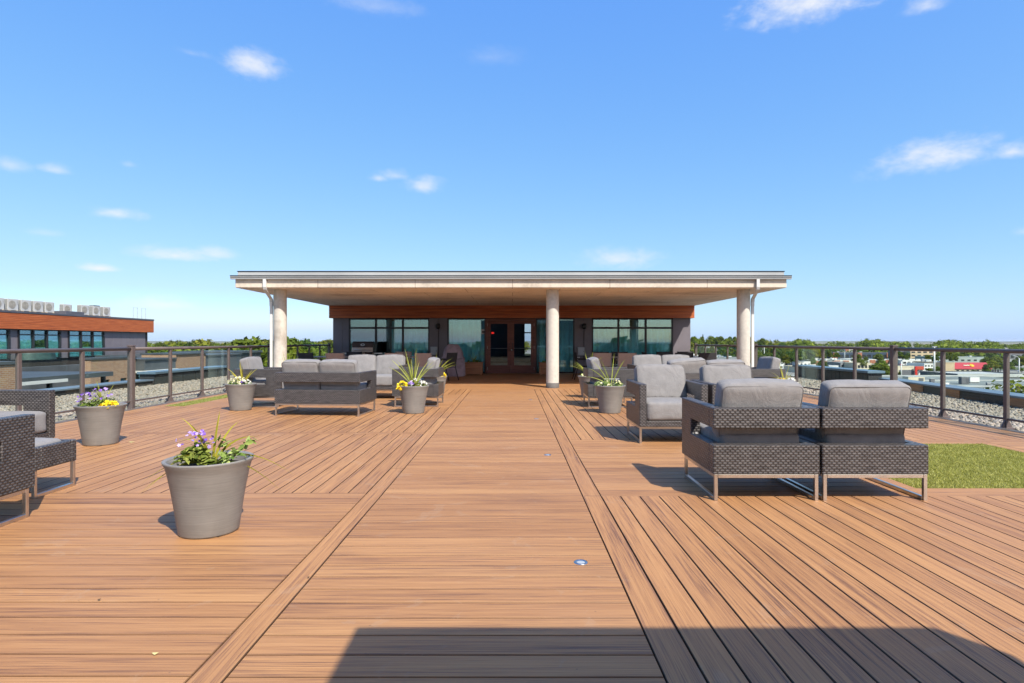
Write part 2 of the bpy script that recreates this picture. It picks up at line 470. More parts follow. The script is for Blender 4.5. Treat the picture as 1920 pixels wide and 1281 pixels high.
ch = [wm('ADD', c, wm('MAXIMUM', wm('SUBTRACT', sep.outputs[i], SKY_POW[i][2]), 0.0)) for i, c in enumerate(ch)]
grade = wn('ShaderNodeCombineColor', {0: ch[0], 1: ch[1], 2: ch[2]}).outputs[0]
mx = wn('ShaderNodeMix', {0: total, 6: grade, 7: (*CLOUD_COL, 1)}, data_type='RGBA').outputs[2]
bg = wn('ShaderNodeBackground', {0: mx, 1: SKY_STR})
wo = wn('ShaderNodeOutputWorld', {0: bg.outputs[0]})
scene.view_settings.view_transform = 'Standard'; scene.view_settings.look = 'None'
scene.view_settings.gamma = 1.0; scene.view_settings.exposure = EXPO
scene.cycles.max_bounces = 12; scene.cycles.diffuse_bounces = 9; scene.cycles.glossy_bounces = 6; scene.cycles.transparent_max_bounces = 24
scene.cycles.sample_clamp_indirect = 6

# ------------------------------------------------------------------ the deck
class Boards:
    def __init__(s): s.v=[]; s.f=[]; s.uv=[]; s.r=[]; s.e=[]
    def board(s, x0, x1, y0, y1, along, z=0.0, ch=.0026, th=.026):
        b = len(s.v); c = ch
        P = [(x0,y0,z-th),(x1,y0,z-th),(x1,y1,z-th),(x0,y1,z-th),
             (x0,y0,z-c),(x1,y0,z-c),(x1,y1,z-c),(x0,y1,z-c),
             (x0+c,y0+c,z),(x1-c,y0+c,z),(x1-c,y1-c,z),(x0+c,y1-c,z)]
        s.v += P
        Fs = [(8,9,10,11),(4,5,9,8),(5,6,10,9),(6,7,11,10),(7,4,8,11),(0,1,5,4),(1,2,6,5),(2,3,7,6),(3,0,4,7)]
        ou, ov = random.uniform(0,90), random.uniform(0,90)
        r = random.random()
        for f in Fs:
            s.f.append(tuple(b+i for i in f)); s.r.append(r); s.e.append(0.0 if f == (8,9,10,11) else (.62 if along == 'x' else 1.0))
            for i in f:
                p = P[i]
                u, vv = (p[0], p[1]) if along == 'x' else (p[1], p[0])
                s.uv += [u+ou, vv+ov+ (p[2]-z)*1.0]
    def fill(s, x0, x1, y0, y1, along, pitch=.15, gap=.0065, maxlen=None):
        if along == 'x':
            n = max(1, round((y1-y0)/pitch)); p = (y1-y0)/n
            for i in range(n):
                a = y0 + i*p
                for (u0, u1) in s.cuts(x0, x1, maxlen): s.board(u0, u1, a+gap/2, a+p-gap/2, 'x')
        else:
            n = max(1, round((x1-x0)/pitch)); p = (x1-x0)/n
            for i in range(n):
                a = x0 + i*p
                for (u0, u1) in s.cuts(y0, y1, maxlen): s.board(a+gap/2, a+p-gap/2, u0, u1, 'y')
    def cuts(s, a, b, maxlen):
        if not maxlen or b-a <= maxlen: return [(a+.002, b-.002)]
        out = []; u = a; first = random.uniform(.4, 1.0)*maxlen
        L = first
        while u < b-.3:
            e = min(b, u+L)
            if b-e < .4: e = b
            out.append((u+.002, e-.002)); u = e; L = maxlen
        return out
    def build(s, name, mat):
        me = bpy.data.meshes.new(name); me.from_pydata(s.v, [], s.f)
        uv = me.uv_layers.new(name='UVMap'); uv.data.foreach_set('uv', s.uv)
        a = me.attributes.new('rnd', 'FLOAT', 'FACE'); a.data.foreach_set('value', s.r)
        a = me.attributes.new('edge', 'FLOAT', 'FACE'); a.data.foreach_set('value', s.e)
        me.materials.append(mat); o = bpy.data.objects.new(name, me); COL.objects.link(o); return o
B = Boards()
XL0, XL1, XR0, XR1, XE = -1.154, -1.023, .543, .688, 6.66
YW = 22.36
B.fill(XL1, XR0, -2.4, 14.92, 'x')                                    # walkway
for (a, b) in ((-2.4, 1.9), (1.9, 5.6), (5.6, 9.3), (9.3, 14.92)):     # border boards
    B.board(XL0+.004, XL1-.004, a+.002, b-.002, 'y'); 
for (a, b) in ((-2.4, .9), (.9, 4.605), (4.605, 8.3), (8.3, 12.0), (12.0, 14.92)):
    B.board(XR0+.004, XR1-.004, a+.002, b-.002, 'y')
B.fill(-XE, XE, 14.92, YW, 'x', maxlen=4.9)                            # far end, under the canopy
# left field
B.fill(-XE, XL0, -2.4, 4.69, 'x')
B.fill(-XE, XL0, 4.69, 7.68, 'y'); B.fill(-XE, XL0, 7.68, 7.82, 'x', maxlen=4.0)
B.fill(-6.10, XL0, 7.82, 10.8, 'y'); B.fill(-6.10, XL0, 10.8, 13.4, 'x', maxlen=4.0); B.fill(-6.10, XL0, 13.4, 14.92, 'y')
B.fill(-XE, -6.10, 7.82, 11.0, 'y'); B.fill(-XE, -6.10, 13.3, 14.92, 'y'); B.fill(-XE, -6.46, 11.0, 13.3, 'y')
# right field
B.fill(XR1, XE, -2.4, 4.605, 'y')
B.fill(XR1, 3.16, 4.605, 7.23, 'x')
G0, G1, H0, H1 = 3.30, 5.52, 4.845, 6.95                               # turf rectangle
B.board(3.16, XE-.25, 4.605+.004, 4.605+.11, 'x'); B.board(3.16, G1+.142, 4.72, H0, 'x')
B.board(3.16+.003, G0, H0+.003, H1-.003, 'y'); B.board(G1, G1+.14, H0+.003, H1-.003, 'y')
B.board(3.16, G1+.142, H1, H1+.14, 'x'); B.board(3.16, XE-.25, H1+.145, 7.23, 'x')
B.fill(G1+.145, XE-.25, 4.72, H1+.14, 'x'); B.fill(XE-.25, XE, 4.605, 7.23, 'y')
B.fill(XR1, XE, 7.23, 11.62, 'y'); B.fill(XR1, XE, 11.62, 11.76, 'x', maxlen=4.0); B.fill(XR1, XE, 11.76, 14.92, 'y')
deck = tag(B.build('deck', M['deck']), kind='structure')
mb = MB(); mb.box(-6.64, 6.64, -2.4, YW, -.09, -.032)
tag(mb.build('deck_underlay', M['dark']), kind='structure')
# grey-brown edge board along each rail
M['edge'] = m_wood('weathered_edge_board', (.06, .045, .036), (.115, .085, .066), (.17, .13, .10), 1.2, 34)
mb = MB()
for sx in (-1, 1):
    for k in range(7):
        mb.box(min(sx*6.664, sx*6.80), max(sx*6.664, sx*6.80), -2.4+3.55*k+.002, -2.4+3.55*(k+1)-.002, -.03, .004, .004)
tag(mb.build('deck_edge_strip', M['edge']), kind='structure')
# turf
def blades(name, x0, x1, y0, y1, n, h=.022):
    rs = np.random.RandomState(3 + n)
    p = np.stack([rs.uniform(x0, x1, n), rs.uniform(y0, y1, n)], 1)
    a = rs.uniform(0, 2*PI, n); wd = rs.uniform(.0018, .0032, n); hh = h*rs.uniform(.6, 1.35, n)
    lean = rs.normal(0, .5, (n, 2))*hh[:, None]
    dx = np.cos(a)*wd; dy = np.sin(a)*wd
    V = np.zeros((n, 3, 3)); V[:,0,0]=p[:,0]-dx; V[:,0,1]=p[:,1]-dy; V[:,1,0]=p[:,0]+dx; V[:,1,1]=p[:,1]+dy
    V[:,2,0]=p[:,0]+lean[:,0]; V[:,2,1]=p[:,1]+lean[:,1]; V[:,2,2]=hh
    V[:,:,2] -= .006
    me = np_mesh(name, V.reshape(-1,3), np.arange(n*3).reshape(-1,3), M['turf'], colors=rs.uniform(0,1,n))
    return link(name, me)
t = blades('turf', G0+.004, G1-.004, H0+.004, H1-.004, 70000, .017); tag(t, 'short olive green artificial turf patch set into the deck', 'turf', kind='stuff')
t = blades('turf', -6.455, -6.105, 11.0, 13.3, 9000); tag(t, 'thin green turf strip beside the left railing', 'turf', kind='stuff')
mb = MB(); mb.box(G0, G1, H0, H1, -.03, -.008); mb.box(-6.46, -6.10, 11.0, 13.3, -.03, -.008)
tag(mb.build('turf_base', M['turf_base']), kind='structure')
# recessed lights in the walkway
lb = None
where = ['nearest the camera', 'second from the camera', 'third along the walkway', 'fourth along the walkway', 'farthest, near the canopy shadow']
for i, yy in enumerate((3.22, 6.27, 9.2, 12.2, 15.3)):
    if lb is None:
        lb = thing('deck_light', '', 'deck light', (.371, yy, 0), 0, 'round lights recessed in the walkway')
        mb = MB(); mb.lathe([(.022,.001),(.030,.0035),(.036,.0035),(.0385,.0005)], 28); mb.build('bezel', M['steel'], lb)
        mb = MB(); mb.lathe([(.0001,.0012),(.012,.0028),(.022,.0012)], 24); mb.build('lens', M['glass_bulb'] if 'glass_bulb' in M else M['grey_metal'], lb)
        o = lb
    else: o = dup(lb, (.371, yy, 0))
    o['label'] = 'small round steel light set flush in the walkway boards, ' + where[i]

# ------------------------------------------------------------------ stones beside the deck
def stones(name, n, fx, z, size, seed, dens=None):
    rs = np.random.RandomState(seed)
    bm = bmesh.new(); bmesh.ops.create_icosphere(bm, subdivisions=1, radius=1.0)
    V0 = np.array([v.co[:] for v in bm.verts]); F0 = np.array([[v.index for v in f.verts] for f in bm.faces]); bm.free()
    P = fx(rs, n); n = len(P)
    sc = size*rs.uniform(.6, 1.35, (n,1))*np.stack([rs.uniform(.8,1.3,n), rs.uniform(.7,1.1,n), rs.uniform(.45,.75,n)],1)
    a = rs.uniform(0, 2*PI, n); ca, sa = np.cos(a), np.sin(a)
    V = V0[None]*sc[:,None,:]*(1+rs.normal(0,.10,(n,len(V0),1)))
    tl = rs.normal(0,.35,(n,2))
    V[:,:,2] += V[:,:,0]*tl[:,None,0] + V[:,:,1]*tl[:,None,1]
    X = V[:,:,0]*ca[:,None]-V[:,:,1]*sa[:,None]; Y = V[:,:,0]*sa[:,None]+V[:,:,1]*ca[:,None]
    W = np.stack([X+P[:,None,0], Y+P[:,None,1], V[:,:,2]+z+rs.uniform(-.3,.7,(n,1))*size*.6],2)
    Fa = (F0[None]+(np.arange(n)*len(V0))[:,None,None]).reshape(-1,3)
    me = np_mesh(name, W.reshape(-1,3), Fa, M['stones'], True, np.repeat(rs.uniform(0,1,n), len(F0)))
    return link(name, me)
def par_r(y): return 8.65 + .1455*(y-5.5)          # inner face of the right parapet
def reg_r(rs, n):
    y = 4.5 + 18*rs.uniform(0,1,n)**1.35; lim = np.minimum(par_r(y), 10.0)
    return np.stack([rs.uniform(0,1,n)*(lim-6.82)+6.82, y],1)
def reg_l(rs, n):
    y = 6.0 + 17*rs.uniform(0,1,n)**1.35; lim = np.full(n, 10.28)
    return np.stack([-(rs.uniform(0,1,n)*(lim-6.82)+6.82), y],1)
tag(stones('roof_gravel', 24000, reg_r, -.055, .030, 1), 'grey and tan river stones on the roof right of the deck', 'gravel', kind='stuff')
tag(stones('roof_gravel', 24000, reg_l, -.055, .030, 2), 'grey and tan river stones on the roof left of the deck', 'gravel', kind='stuff')
M['gravel_bed'] = m_stone('gravel_bed', [(.2,.18,.16),(.3,.28,.25)])
mb = MB(); mb.box(-10.6, 10.3, -8, 34, -.5, -.065)
tag(mb.build('roof', simple('gravel_roof_bed', (.24,.22,.19), .95, .4, 35)), kind='structure')

# ------------------------------------------------------------------ railings
def railing(sx, label):
    X = sx*6.885
    r = thing('railing', label, 'railing', (X, 0, 0), 0, 'glass railings along the deck edges')
    big = [-1.5, 4.60, 10.70, 16.80, 22.25]
    ys = []
    for a, b in zip(big[:-1], big[1:]):
        for k in range(5): ys.append((a + (b-a)*k/5, k == 0))
    ys.append((22.25, True))
    post = plate = pbig = None
    for (y, isbig) in ys:
        if isbig:
            mb = MB(); mb.box(-.045,.045,-.045,.045,-.03,1.115,.004); mb.box(-.053,.053,-.053,.053,1.116,1.135,.005)
        else:
            mb = MB(); mb.box(-.024,.024,-.030,.030,-.03,1.035,.003)
        if pbig is None and isbig: pbig = mb.build('post', M['rail'], r); o = pbig
        elif isbig: o = pbig.copy(); COL.objects.link(o)
        elif post is None: post = mb.build('post', M['rail'], r); o = post
        else: o = post.copy(); COL.objects.link(o)
        o.location = (0, y, 0)
        if not isbig:
            mb = MB(); mb.box(-.082,.082,-.055,.055,-.03,.004,.003)
            for s2 in (-1, 1):
                mb.prism([(s2*.025,.0045),(s2*.078,.0045),(s2*.025,.105)], 'y', -.012, .012)
            if plate is None: plate = mb.mesh('base_plate', M['rail'])
            q = link('base_plate', plate, o)
    for a, b in zip(big[:-1], big[1:]):
        mb = MB(); mb.tube([(0,a+.046,1.066),(0,b-.046,1.066)], .031, 14)
        mb.build('handrail', M['rail'], r)
    for (y0, b0), (y1, b1) in zip(ys[:-1], ys[1:]):
        p = .046 if b0 else .031; q = .046 if b1 else .031
        mb = MB(); mb.box(-.013,.013,y0+p,y1-q,.105,.135,.003); mb.build('bottom_rail', M['rail'], r)
        mb = MB(); mb.box(-.004,.004,y0+p+.004,y1-q-.004,.137,1.02); mb.build('glass_panel', M['glass_rail'], r)
    return r
railing(-1, 'bronze glass railing along the left edge of the deck')
railing(1, 'bronze glass railing along the right edge of the deck, before the town')

# ------------------------------------------------------------------ parapets and raised roof curbs
def parapet(name, label, p0, p1, out, z, inner=M['parapet'], patches=()):
    """straight low wall from p0 to p1, `out` = thickness away from the deck"""
    d = Vector((p1[0]-p0[0], p1[1]-p0[1], 0)); L = d.length; rz = math.atan2(d.y, d.x)
    t_ = thing(name, label, 'parapet', (p0[0], p0[1], 0), rz, 'low roof parapets')
    s = -1 if out < 0 else 1; w_ = abs(out)
    y0, y1 = (0, w_) if s > 0 else (-w_, 0)
    mb = MB(); mb.box(0, L, y0, y1, -18, z-.03)
    mb.build('wall', inner, t_)
    k = max(1, round(L/3.0))
    mb = MB()
    for i in range(k):
        mb.box(L*i/k+.002, L*(i+1)/k-.002, y0-.035, y1+.035, z-.028, z+.012, .004)
    mb.build('coping', M['coping'], t_)
    for (a, b) in patches:
        yy = (y0-.012, y0-.001) if s > 0 else (y1+.001, y1+.012)
        mb = MB(); mb.box(a, b, yy[0], yy[1], -.05, z-.035); mb.build('wood_patch', M['planter_wood'], t_)
    return t_
def YR(y): return (par_r(y), y)
parapet('parapet', 'low dark parapet with blue grey coping and bare wood patches, right of the deck', YR(-2), YR(16.55), -.42, .168,
        patches=((13.05, 13.5), (15.04, 15.6), (16.5, 17.1)))
parapet('parapet', 'low dark parapet with blue grey coping, left of the deck', (-10.3, -2), (-10.3, 16.95), .42, .105)
def curb(name, label, x0, x1, y0, y1, z):
    t_ = thing(name, label, 'roof curb', (0,0,0), 0, 'raised metal roof curbs')
    mb = MB(); mb.box(x0, x1, y0, y1, -18, z-.07); mb.build('wall', M['parapet'], t_)
    mb = MB()
    sx = 1 if x0 > 0 else -1
    xi = x0 if sx > 0 else x1
    n = 6
    for i in range(n):                                      # standing panel ribs
        yy = y0 + (y1-y0)*i/n
        mb.box(min(xi, xi-sx*.012), max(xi, xi-sx*.012), yy+.02, y0+(y1-y0)*(i+1)/n-.02, -.05, z-.1)
    mb.build('panel', simple('green_black_panel', (.040,.046,.044), .5, .2, 2), t_)
    mb = MB(); mb.box(x0-.06, x1+.06, y0-.06, y1+.06, z-.068, z, .006); mb.build('cap', M['roof_metal'], t_)
    return t_
curb('roof_curb', 'raised dark roof curb with blue grey metal top behind the right railing', 10.0, 10.38, 16.65, 21.0, .375)
curb('roof_curb', 'raised dark roof curb with blue grey metal top behind the left railing', -10.72, -10.3, 17.05, 21.4, .325)
# ------------------------------------------------------------------ the pavilion at the far end of the deck
YF = 22.40                         # face of the wall
pav = thing('pavilion', 'low pavilion with concrete canopy, red cedar band and glass double door', 'building', (0, YF, 0))
def pb(mb, name, mat, parent=pav): return mb.build(name, mat, parent)
def wx(x): return (x-961)*YF/F
def wz(y): return EYE-(y-640.5)*YF/F
# wall panels (charcoal boards with open joints); all y are local: 0 = face, + is into the building
def panel(x0, x1, joints, z0=-.05, z1=2.10):
    mb = MB(); xs = [x0] + joints + [x1]
    for a, b in zip(xs[:-1], xs[1:]): mb.box(a+.004, b-.004, 0, .03, z0, z1, .003)
    pb(mb, 'wall', M['wall_panel'])
    mb = MB(); mb.box(x0, x1, .031, .24, z0, z1); pb(mb, 'wall_core', M['joint'])
panel(-6.79, -6.19, [-6.44]); panel(-3.145, -2.46, [-2.80]); panel(2.34, 3.0, [2.70]); panel(6.07, 6.73, [])
# side walls and back wall: closed box 8 m deep
mb = MB(); mb.box(-6.79, -6.60, .245, 8.0, -.05, 2.54); mb.box(6.54, 6.73, .245, 8.0, -.05, 2.54); pb(mb, 'side_wall', M['wall_panel'])
mb = MB(); mb.box(-6.60, .62, 7.82, 8.0, -.05, 2.54); mb.box(1.60, 6.54, 7.82, 8.0, -.05, 2.54)
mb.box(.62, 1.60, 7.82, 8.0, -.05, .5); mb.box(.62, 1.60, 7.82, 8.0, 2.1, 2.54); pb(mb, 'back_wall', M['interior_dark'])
mb = MB(); mb.box(.62, 1.60, 7.88, 7.92, 1.62, 1.68); mb.box(.62, 1.60, 7.87, 7.9, .52, .56); pb(mb, 'back_window_bar', M['frame'])
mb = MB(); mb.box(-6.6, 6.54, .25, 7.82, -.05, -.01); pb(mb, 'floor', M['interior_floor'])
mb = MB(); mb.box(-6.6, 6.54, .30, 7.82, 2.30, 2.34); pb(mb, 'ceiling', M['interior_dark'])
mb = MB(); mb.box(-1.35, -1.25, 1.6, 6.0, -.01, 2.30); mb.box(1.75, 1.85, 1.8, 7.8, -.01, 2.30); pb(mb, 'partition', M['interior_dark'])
# cedar band: five boards, returning at both ends
mb = MB(); z = 2.075
for k in range(4):
    mb.box(-6.86, 6.80, -.26, -.235, z+.119*k+.003, z+.119*(k+1)-.003, .003)
    mb.box(6.775, 6.80, -.234, 7.9, z+.119*k+.003, z+.119*(k+1)-.003, .003)
    mb.box(-6.86, -6.835, -.234, 7.9, z+.119*k+.003, z+.119*(k+1)-.003, .003)
pb(mb, 'cedar_band', M['cedar'])
mb = MB(); mb.box(-6.83, 6.77, -.232, .24, 2.105, 2.548); pb(mb, 'band_backing', M['joint'])
# windows
def window(x0, x1, z0, z1, mull, trans, name='window'):
    f = .045
    mb = MB()
    mb.box(x0, x0+f, -.01, .10, z0, z1, .003); mb.box(x1-f, x1, -.01, .10, z0, z1, .003)
    mb.box(x0+f, x1-f, -.01, .10, z0, z0+f, .003); mb.box(x0+f, x1-f, -.01, .10, z1-f, z1, .003)
    for m in mull: mb.box(m-.035, m+.035, -.006, .10, z0+f, z1-f, .003)
    xs = [x0+f] + [q for m in mull for q in (m-.035, m+.035)] + [x1-f]
    if trans:
        for a, b in zip(xs[0::2], xs[1::2]): mb.box(a, b, -.004, .10, trans-.035, trans+.035, .003)
    o = pb(mb, name, M['frame'])
    for a, b in zip(xs[0::2], xs[1::2]):
        for (c, d) in (((z0+f, trans-.035), (trans+.035, z1-f)) if trans else ((z0+f, z1-f),)):
            mb = MB(); mb.box(a+.002, b-.002, .045, .057, c+.002, d-.002)
            pb(mb, 'pane', M['glass_window'], o)
    return o
window(-6.19, -3.145, .04, 2.072, [-5.17, -4.15], 1.714)
window(-2.46, -1.02, .01, 2.072, [], None)
window(.885, 2.34, .01, 2.072, [], None)
window(3.0, 6.07, .04, 2.072, [4.01, 5.04], 1.714)
# double door
mb = MB()
mb.box(-1.018, -.955, -.03, .12, -.02, 2.072, .003); mb.box(.82, .883, -.03, .12, -.02, 2.072, .003); mb.box(-.954, .819, -.03, .12, 2.0, 2.072, .003)
pb(mb, 'door_frame', M['door_wood'])
mb = MB(); mb.box(-.954, .819, -.08, .20, -.035, -.005, .003); pb(mb, 'threshold', M['steel'])
for sgn, (x0, x1) in ((-1, (-.952, -.071)), (1, (-.065, .817))):
    st = .125
    mb = MB()
    mb.box(x0, x0+st, .0, .05, .0, 1.995, .003); mb.box(x1-st, x1, .0, .05, .0, 1.995, .003)
    mb.box(x0+st, x1-st, .0, .05, .0, .30, .003); mb.box(x0+st, x1-st, .0, .05, 1.87, 1.995, .003)
    d = pb(mb, 'door', M['door_wood'])
    mb = MB(); mb.box(x0+st+.002, x1-st-.002, .02, .03, .302, 1.868); pb(mb, 'pane', M['glass_door'], d)
    hx = x1-.06 if sgn < 0 else x0+.06
    mb = MB(); mb.tube([(hx,-.001,.86),(hx,-.055,.88),(hx,-.055,1.13),(hx,-.001,1.15)], .011, 8); pb(mb, 'handle', M['black_plastic'], d)
    mb = MB(); mb.tube([(x0+st,.065,.94),(x1-st,.065,.94)], .014, 8); pb(mb, 'push_bar', M['steel'], d)
    for hz in (.18, .98, 1.83):
        mb = MB(); hx2 = x0-.004 if sgn < 0 else x1+.004
        mb.tube([(hx2,-.012,hz-.055),(hx2,-.012,hz+.055)], .011, 8); pb(mb, 'hinge', M['white_metal'], d)
mb = MB(); mb.lathe([(.001,0),(.028,0),(.028,.02),(.001,.022)], 16, M=Matrix.Translation((-.035,-.002,.88)) @ Matrix.Rotation(R(90),4,'X')); pb(mb, 'lock', M['white_metal'])
# canopy slab
CX0, CX1, CY0 = -6.95, 6.87, 14.85 - YF
mb = MB(); mb.box(CX0, CX1, CY0, 8.4, 2.552, 2.765, .008); pb(mb, 'canopy_slab', M['soffit'])
mb = MB(); mb.box(CX0+.02, CX1-.02, CY0+.02, -.262, 2.546, 2.551); mb.box(CX0+.02, -6.862, -.2615, 8.3, 2.546, 2.551); mb.box(6.802, CX1-.02, -.2615, 8.3, 2.546, 2.551); pb(mb, 'soffit', M['soffit_lightened'])  # added thin sheet that gives the underside its lightened colour
mb = MB(); mb.box(CX0+.05, CX1-.05, CY0+.10, 8.3, 2.768, 2.90); pb(mb, 'roof_membrane', M['membrane'])
mb = MB()
mb.box(CX0+.035, CX1-.035, CY0+.06, CY0+.098, 2.86, 2.955, .003); mb.box(CX0+.03, CX0+.048, CY0+.1, 8.3, 2.80, 2.955); mb.box(CX1-.048, CX1-.03, CY0+.1, 8.3, 2.80, 2.955)
pb(mb, 'roof_flashing', M['gutter'])
mb = MB(); mb.box(CX0+.02, CX1-.02, CY0+.045, CY0+.12, 2.957, 2.975, .003); pb(mb, 'flashing_cap', M['frame'])
# gutter: open trough with a rolled lip
mb = MB()
G = [(-.002, 2.86), (-.002, 2.768), (-.066, 2.768), (-.066, 2.835), (-.078, 2.835), (-.078, 2.80), (-.070, 2.795), (-.070, 2.76), (-.064, 2.755), (.0, 2.755), (.006, 2.86)]
mb.prism([(CY0+a-.008, b) for a, b in G], 'x', CX0-.09, CX1+.09)
pb(mb, 'gutter', M['gutter'])
mb = MB(); mb.box(CX0-.09, CX1+.09, CY0-.094, CY0-.0865, 2.826, 2.850, .001); mb.box(CX0-.09, CX1+.09, CY0-.084, CY0-.0785, 2.784, 2.794); pb(mb, 'gutter_shadow_line', M['frame'])  # thin dark strips stand in for shadow lines along the gutter
# columns
for cx in (-6.04, 1.04, 6.0):
    mb = MB(); mb.lathe([(.165, .13), (.165, 2.5455)], 40, cx, 15.4-YF); c = pb(mb, 'column', M['concrete'])
    mb = MB(); mb.lathe([(.172, -.03), (.172, .129), (.160, .13)], 40, cx, 15.4-YF); pb(mb, 'collar', simple('grey_rubber_collar', (.10,.088,.08), .7, .1, 5), c)
# downspouts: outlet, swan neck, vertical pipe beside the column
def spout(xa, xb):
    y0 = CY0-.046; y1 = 15.4-YF-.03
    pts = [(xa,y0,2.756),(xa,y0,2.56),(xa+(xb-xa)*.10,y0+.03,2.50),(xb-(xb-xa)*.10,y1-.04,2.30),(xb,y1,2.22),(xb,y1,2.12)]
    mb = MB()
    vs = []; fs = []
    for i, p in enumerate(pts):
        hw = .038; hd = .030
        for (a, b) in ((-1,-1),(1,-1),(1,1),(-1,1)): vs.append((p[0]+a*hw, p[1]+b*hd, p[2]))
    for i in range(len(pts)-1):
        for k in range(4): fs.append((i*4+k, i*4+(k+1)%4, i*4+4+(k+1)%4, i*4+4+k))
    mb.add(vs, fs)
    mb.box(xb-.034, xb+.034, y1-.026, y1+.026, .05, 2.119, .006)
    mb.add([(xb-.034,y1-.03,.05),(xb+.034,y1-.03,.05),(xb+.034,y1-.10,-.02),(xb-.034,y1-.10,-.02),(xb-.034,y1+.03,.05),(xb+.034,y1+.03,.05)],
           [(0,1,2,3),(4,5,1,0)])
    pb(mb, 'downspout', M['white_metal'])
spout(-6.19, -6.255); spout(6.13, 6.225)
# curtains behind the glass: wavy sheets with folds
def curtain(x0, x1, z1, label, seed):
    rs = random.Random(seed); n = int((x1-x0)/.022); vs = []; fs = []
    ph = rs.uniform(0, 6); amp = .055
    for i in range(n+1):
        x = x0 + (x1-x0)*i/n
        ph += .55*rs.uniform(.6, 1.5)
        y = .21 + amp*math.sin(ph) + .012*math.sin(ph*2.3)
        vs += [(x, YF+y, .02), (x, YF+y, z1), (x, YF+y+.004, .02), (x, YF+y+.004, z1)]
    for i in range(n):
        a = i*4; b = a+4
        fs += [(a, b, b+1, a+1), (a+2, a+3, b+3, b+2), (a+1, b+1, b+3, a+3)]
    mb = MB(); mb.add(vs, fs, True)
    o = mb.build('curtain', M['curtain'], fix=False)
    tag(o, label, 'curtain', 'curtains in the pavilion windows')
curtain(-4.62, -3.22, 1.98, 'pale curtain drawn over the right end of the window behind the barbecue', 1)
curtain(-2.42, -1.06, 2.0, 'pale curtain in the tall window left of the double door', 2)
curtain(.93, 1.25, 2.0, 'narrow pale curtain close to the right door leaf', 3)
curtain(1.5, 2.30, 2.0, 'pale curtain in the tall window behind the middle column', 4)
curtain(3.06, 6.02, 1.74, 'wide pale curtain filling the window behind the right dining tables', 5)
# things inside that show through the door
mb = MB(); mb.box(-.90, -.79, 25.2, 25.24, 1.53, 1.60, .004)
t = NT('red_exit_light'); em = t.n('ShaderNodeEmission', {0: (1, .03, .02, 1), 1: .7}); t.done(em)
o = tag(mb.build('exit_sign', t.m), 'small lit red sign inside, seen through the left door leaf', 'sign')
def indoor_seat(x, y, rz, label):
    t_ = thing('indoor_sofa', label, 'sofa', (x, y, -.01), rz, 'seats inside the pavilion')
    mb = MB(); mb.box(-.40, .40, -.38, .38, .12, .42, .05); mb.build('seat', simple('pale_upholstery', (.55,.47,.36), .9), t_)
    mb = MB(); mb.box(-.40, .40, .30, .40, .43, .62, .03); mb.build('backrest', M['interior_floor'], t_)
    for a in (-.34, .34):
        for b in (-.32, .32):
            mb = MB(); mb.tube([(a,b,0),(a,b,.125)], .02, 8); mb.build('leg', M['black_plastic'], t_)
indoor_seat(-.55, 23.5, PI, 'pale low seat inside, behind the left door leaf')
indoor_seat(.42, 23.6, PI, 'pale low seat inside, behind the right door leaf')
# wall fittings
lamp0 = None
for (x, lab) in ((-2.80, 'black wall lamp with thin conduit, left of the covered barbecue'), (2.70, 'black wall lamp with thin conduit, right of the middle column')):
    t_ = thing('wall_lamp', lab, 'wall lamp', (x, YF, 1.78), 0, 'black lamps on the pavilion wall')
    mb = MB(); mb.lathe([(.001,.10),(.075,.09),(.085,.0),(.07,-.09),(.05,-.11),(.001,-.105)], 20, 0, -.115); mb.build('lamp_shade', M['black_plastic'], t_)
    mb = MB(); mb.box(-.03,.03,-.03,-.001,-.05,.05,.004); mb.build('bracket', M['black_plastic'], t_)
    mb = MB(); mb.tube([(0,-.014,-.06),(0,-.014,-1.35)], .011, 8); mb.build('conduit', M['black_plastic'], t_)
for (x, z, lab) in ((wx(814), wz(658), 'pale grey electrical box on the wall beside the covered barbecue'), (wx(1089), wz(659), 'pale grey electrical box on the wall right of the middle column')):
    t_ = thing('electrical_box', lab, 'electrical box', (x, YF, z), 0, 'grey boxes on the pavilion wall')
    mb = MB(); mb.box(-.125,.125,-.10,-.001,-.155,.155,.006); mb.build('box', M['grey_metal'], t_)
    mb = MB(); mb.box(-.115,.115,-.108,-.1005,-.145,.145,.004); q = mb.build('door', M['grey_metal'], t_)
    mb = MB(); mb.box(.09,.105,-.118,-.1085,-.02,.02); mb.build('latch', M['black_plastic'], q)
t_ = thing('power_outlet', 'white outdoor power outlet below the right electrical box', 'outlet', (wx(1084.5), YF, wz(672)))
mb = MB(); mb.box(-.05,.05,-.035,-.001,-.055,.055,.006); mb.build('cover', M['white_metal'], t_)
for s in (-1, 1):
    mb = MB(); mb.box(s*.024-.016, s*.024+.016, -.0385, -.0355, -.03, .03); mb.build('socket', M['grey_metal'], t_)
# notice stuck on the glass
t_ = thing('notice', 'small black and white notice stuck on the glass left of the door', 'notice', (wx(906.5), YF+.0445, wz(622)))
mb = MB(); mb.box(-.075,.075,-.003,-.0005,-.09,.09); mb.build('sheet', M['white_metal'], t_)
mb = MB(); mb.box(-.06,.06,-.0045,-.0032,-.045,.02); mb.build('dark_panel', M['black_plastic'], t_)
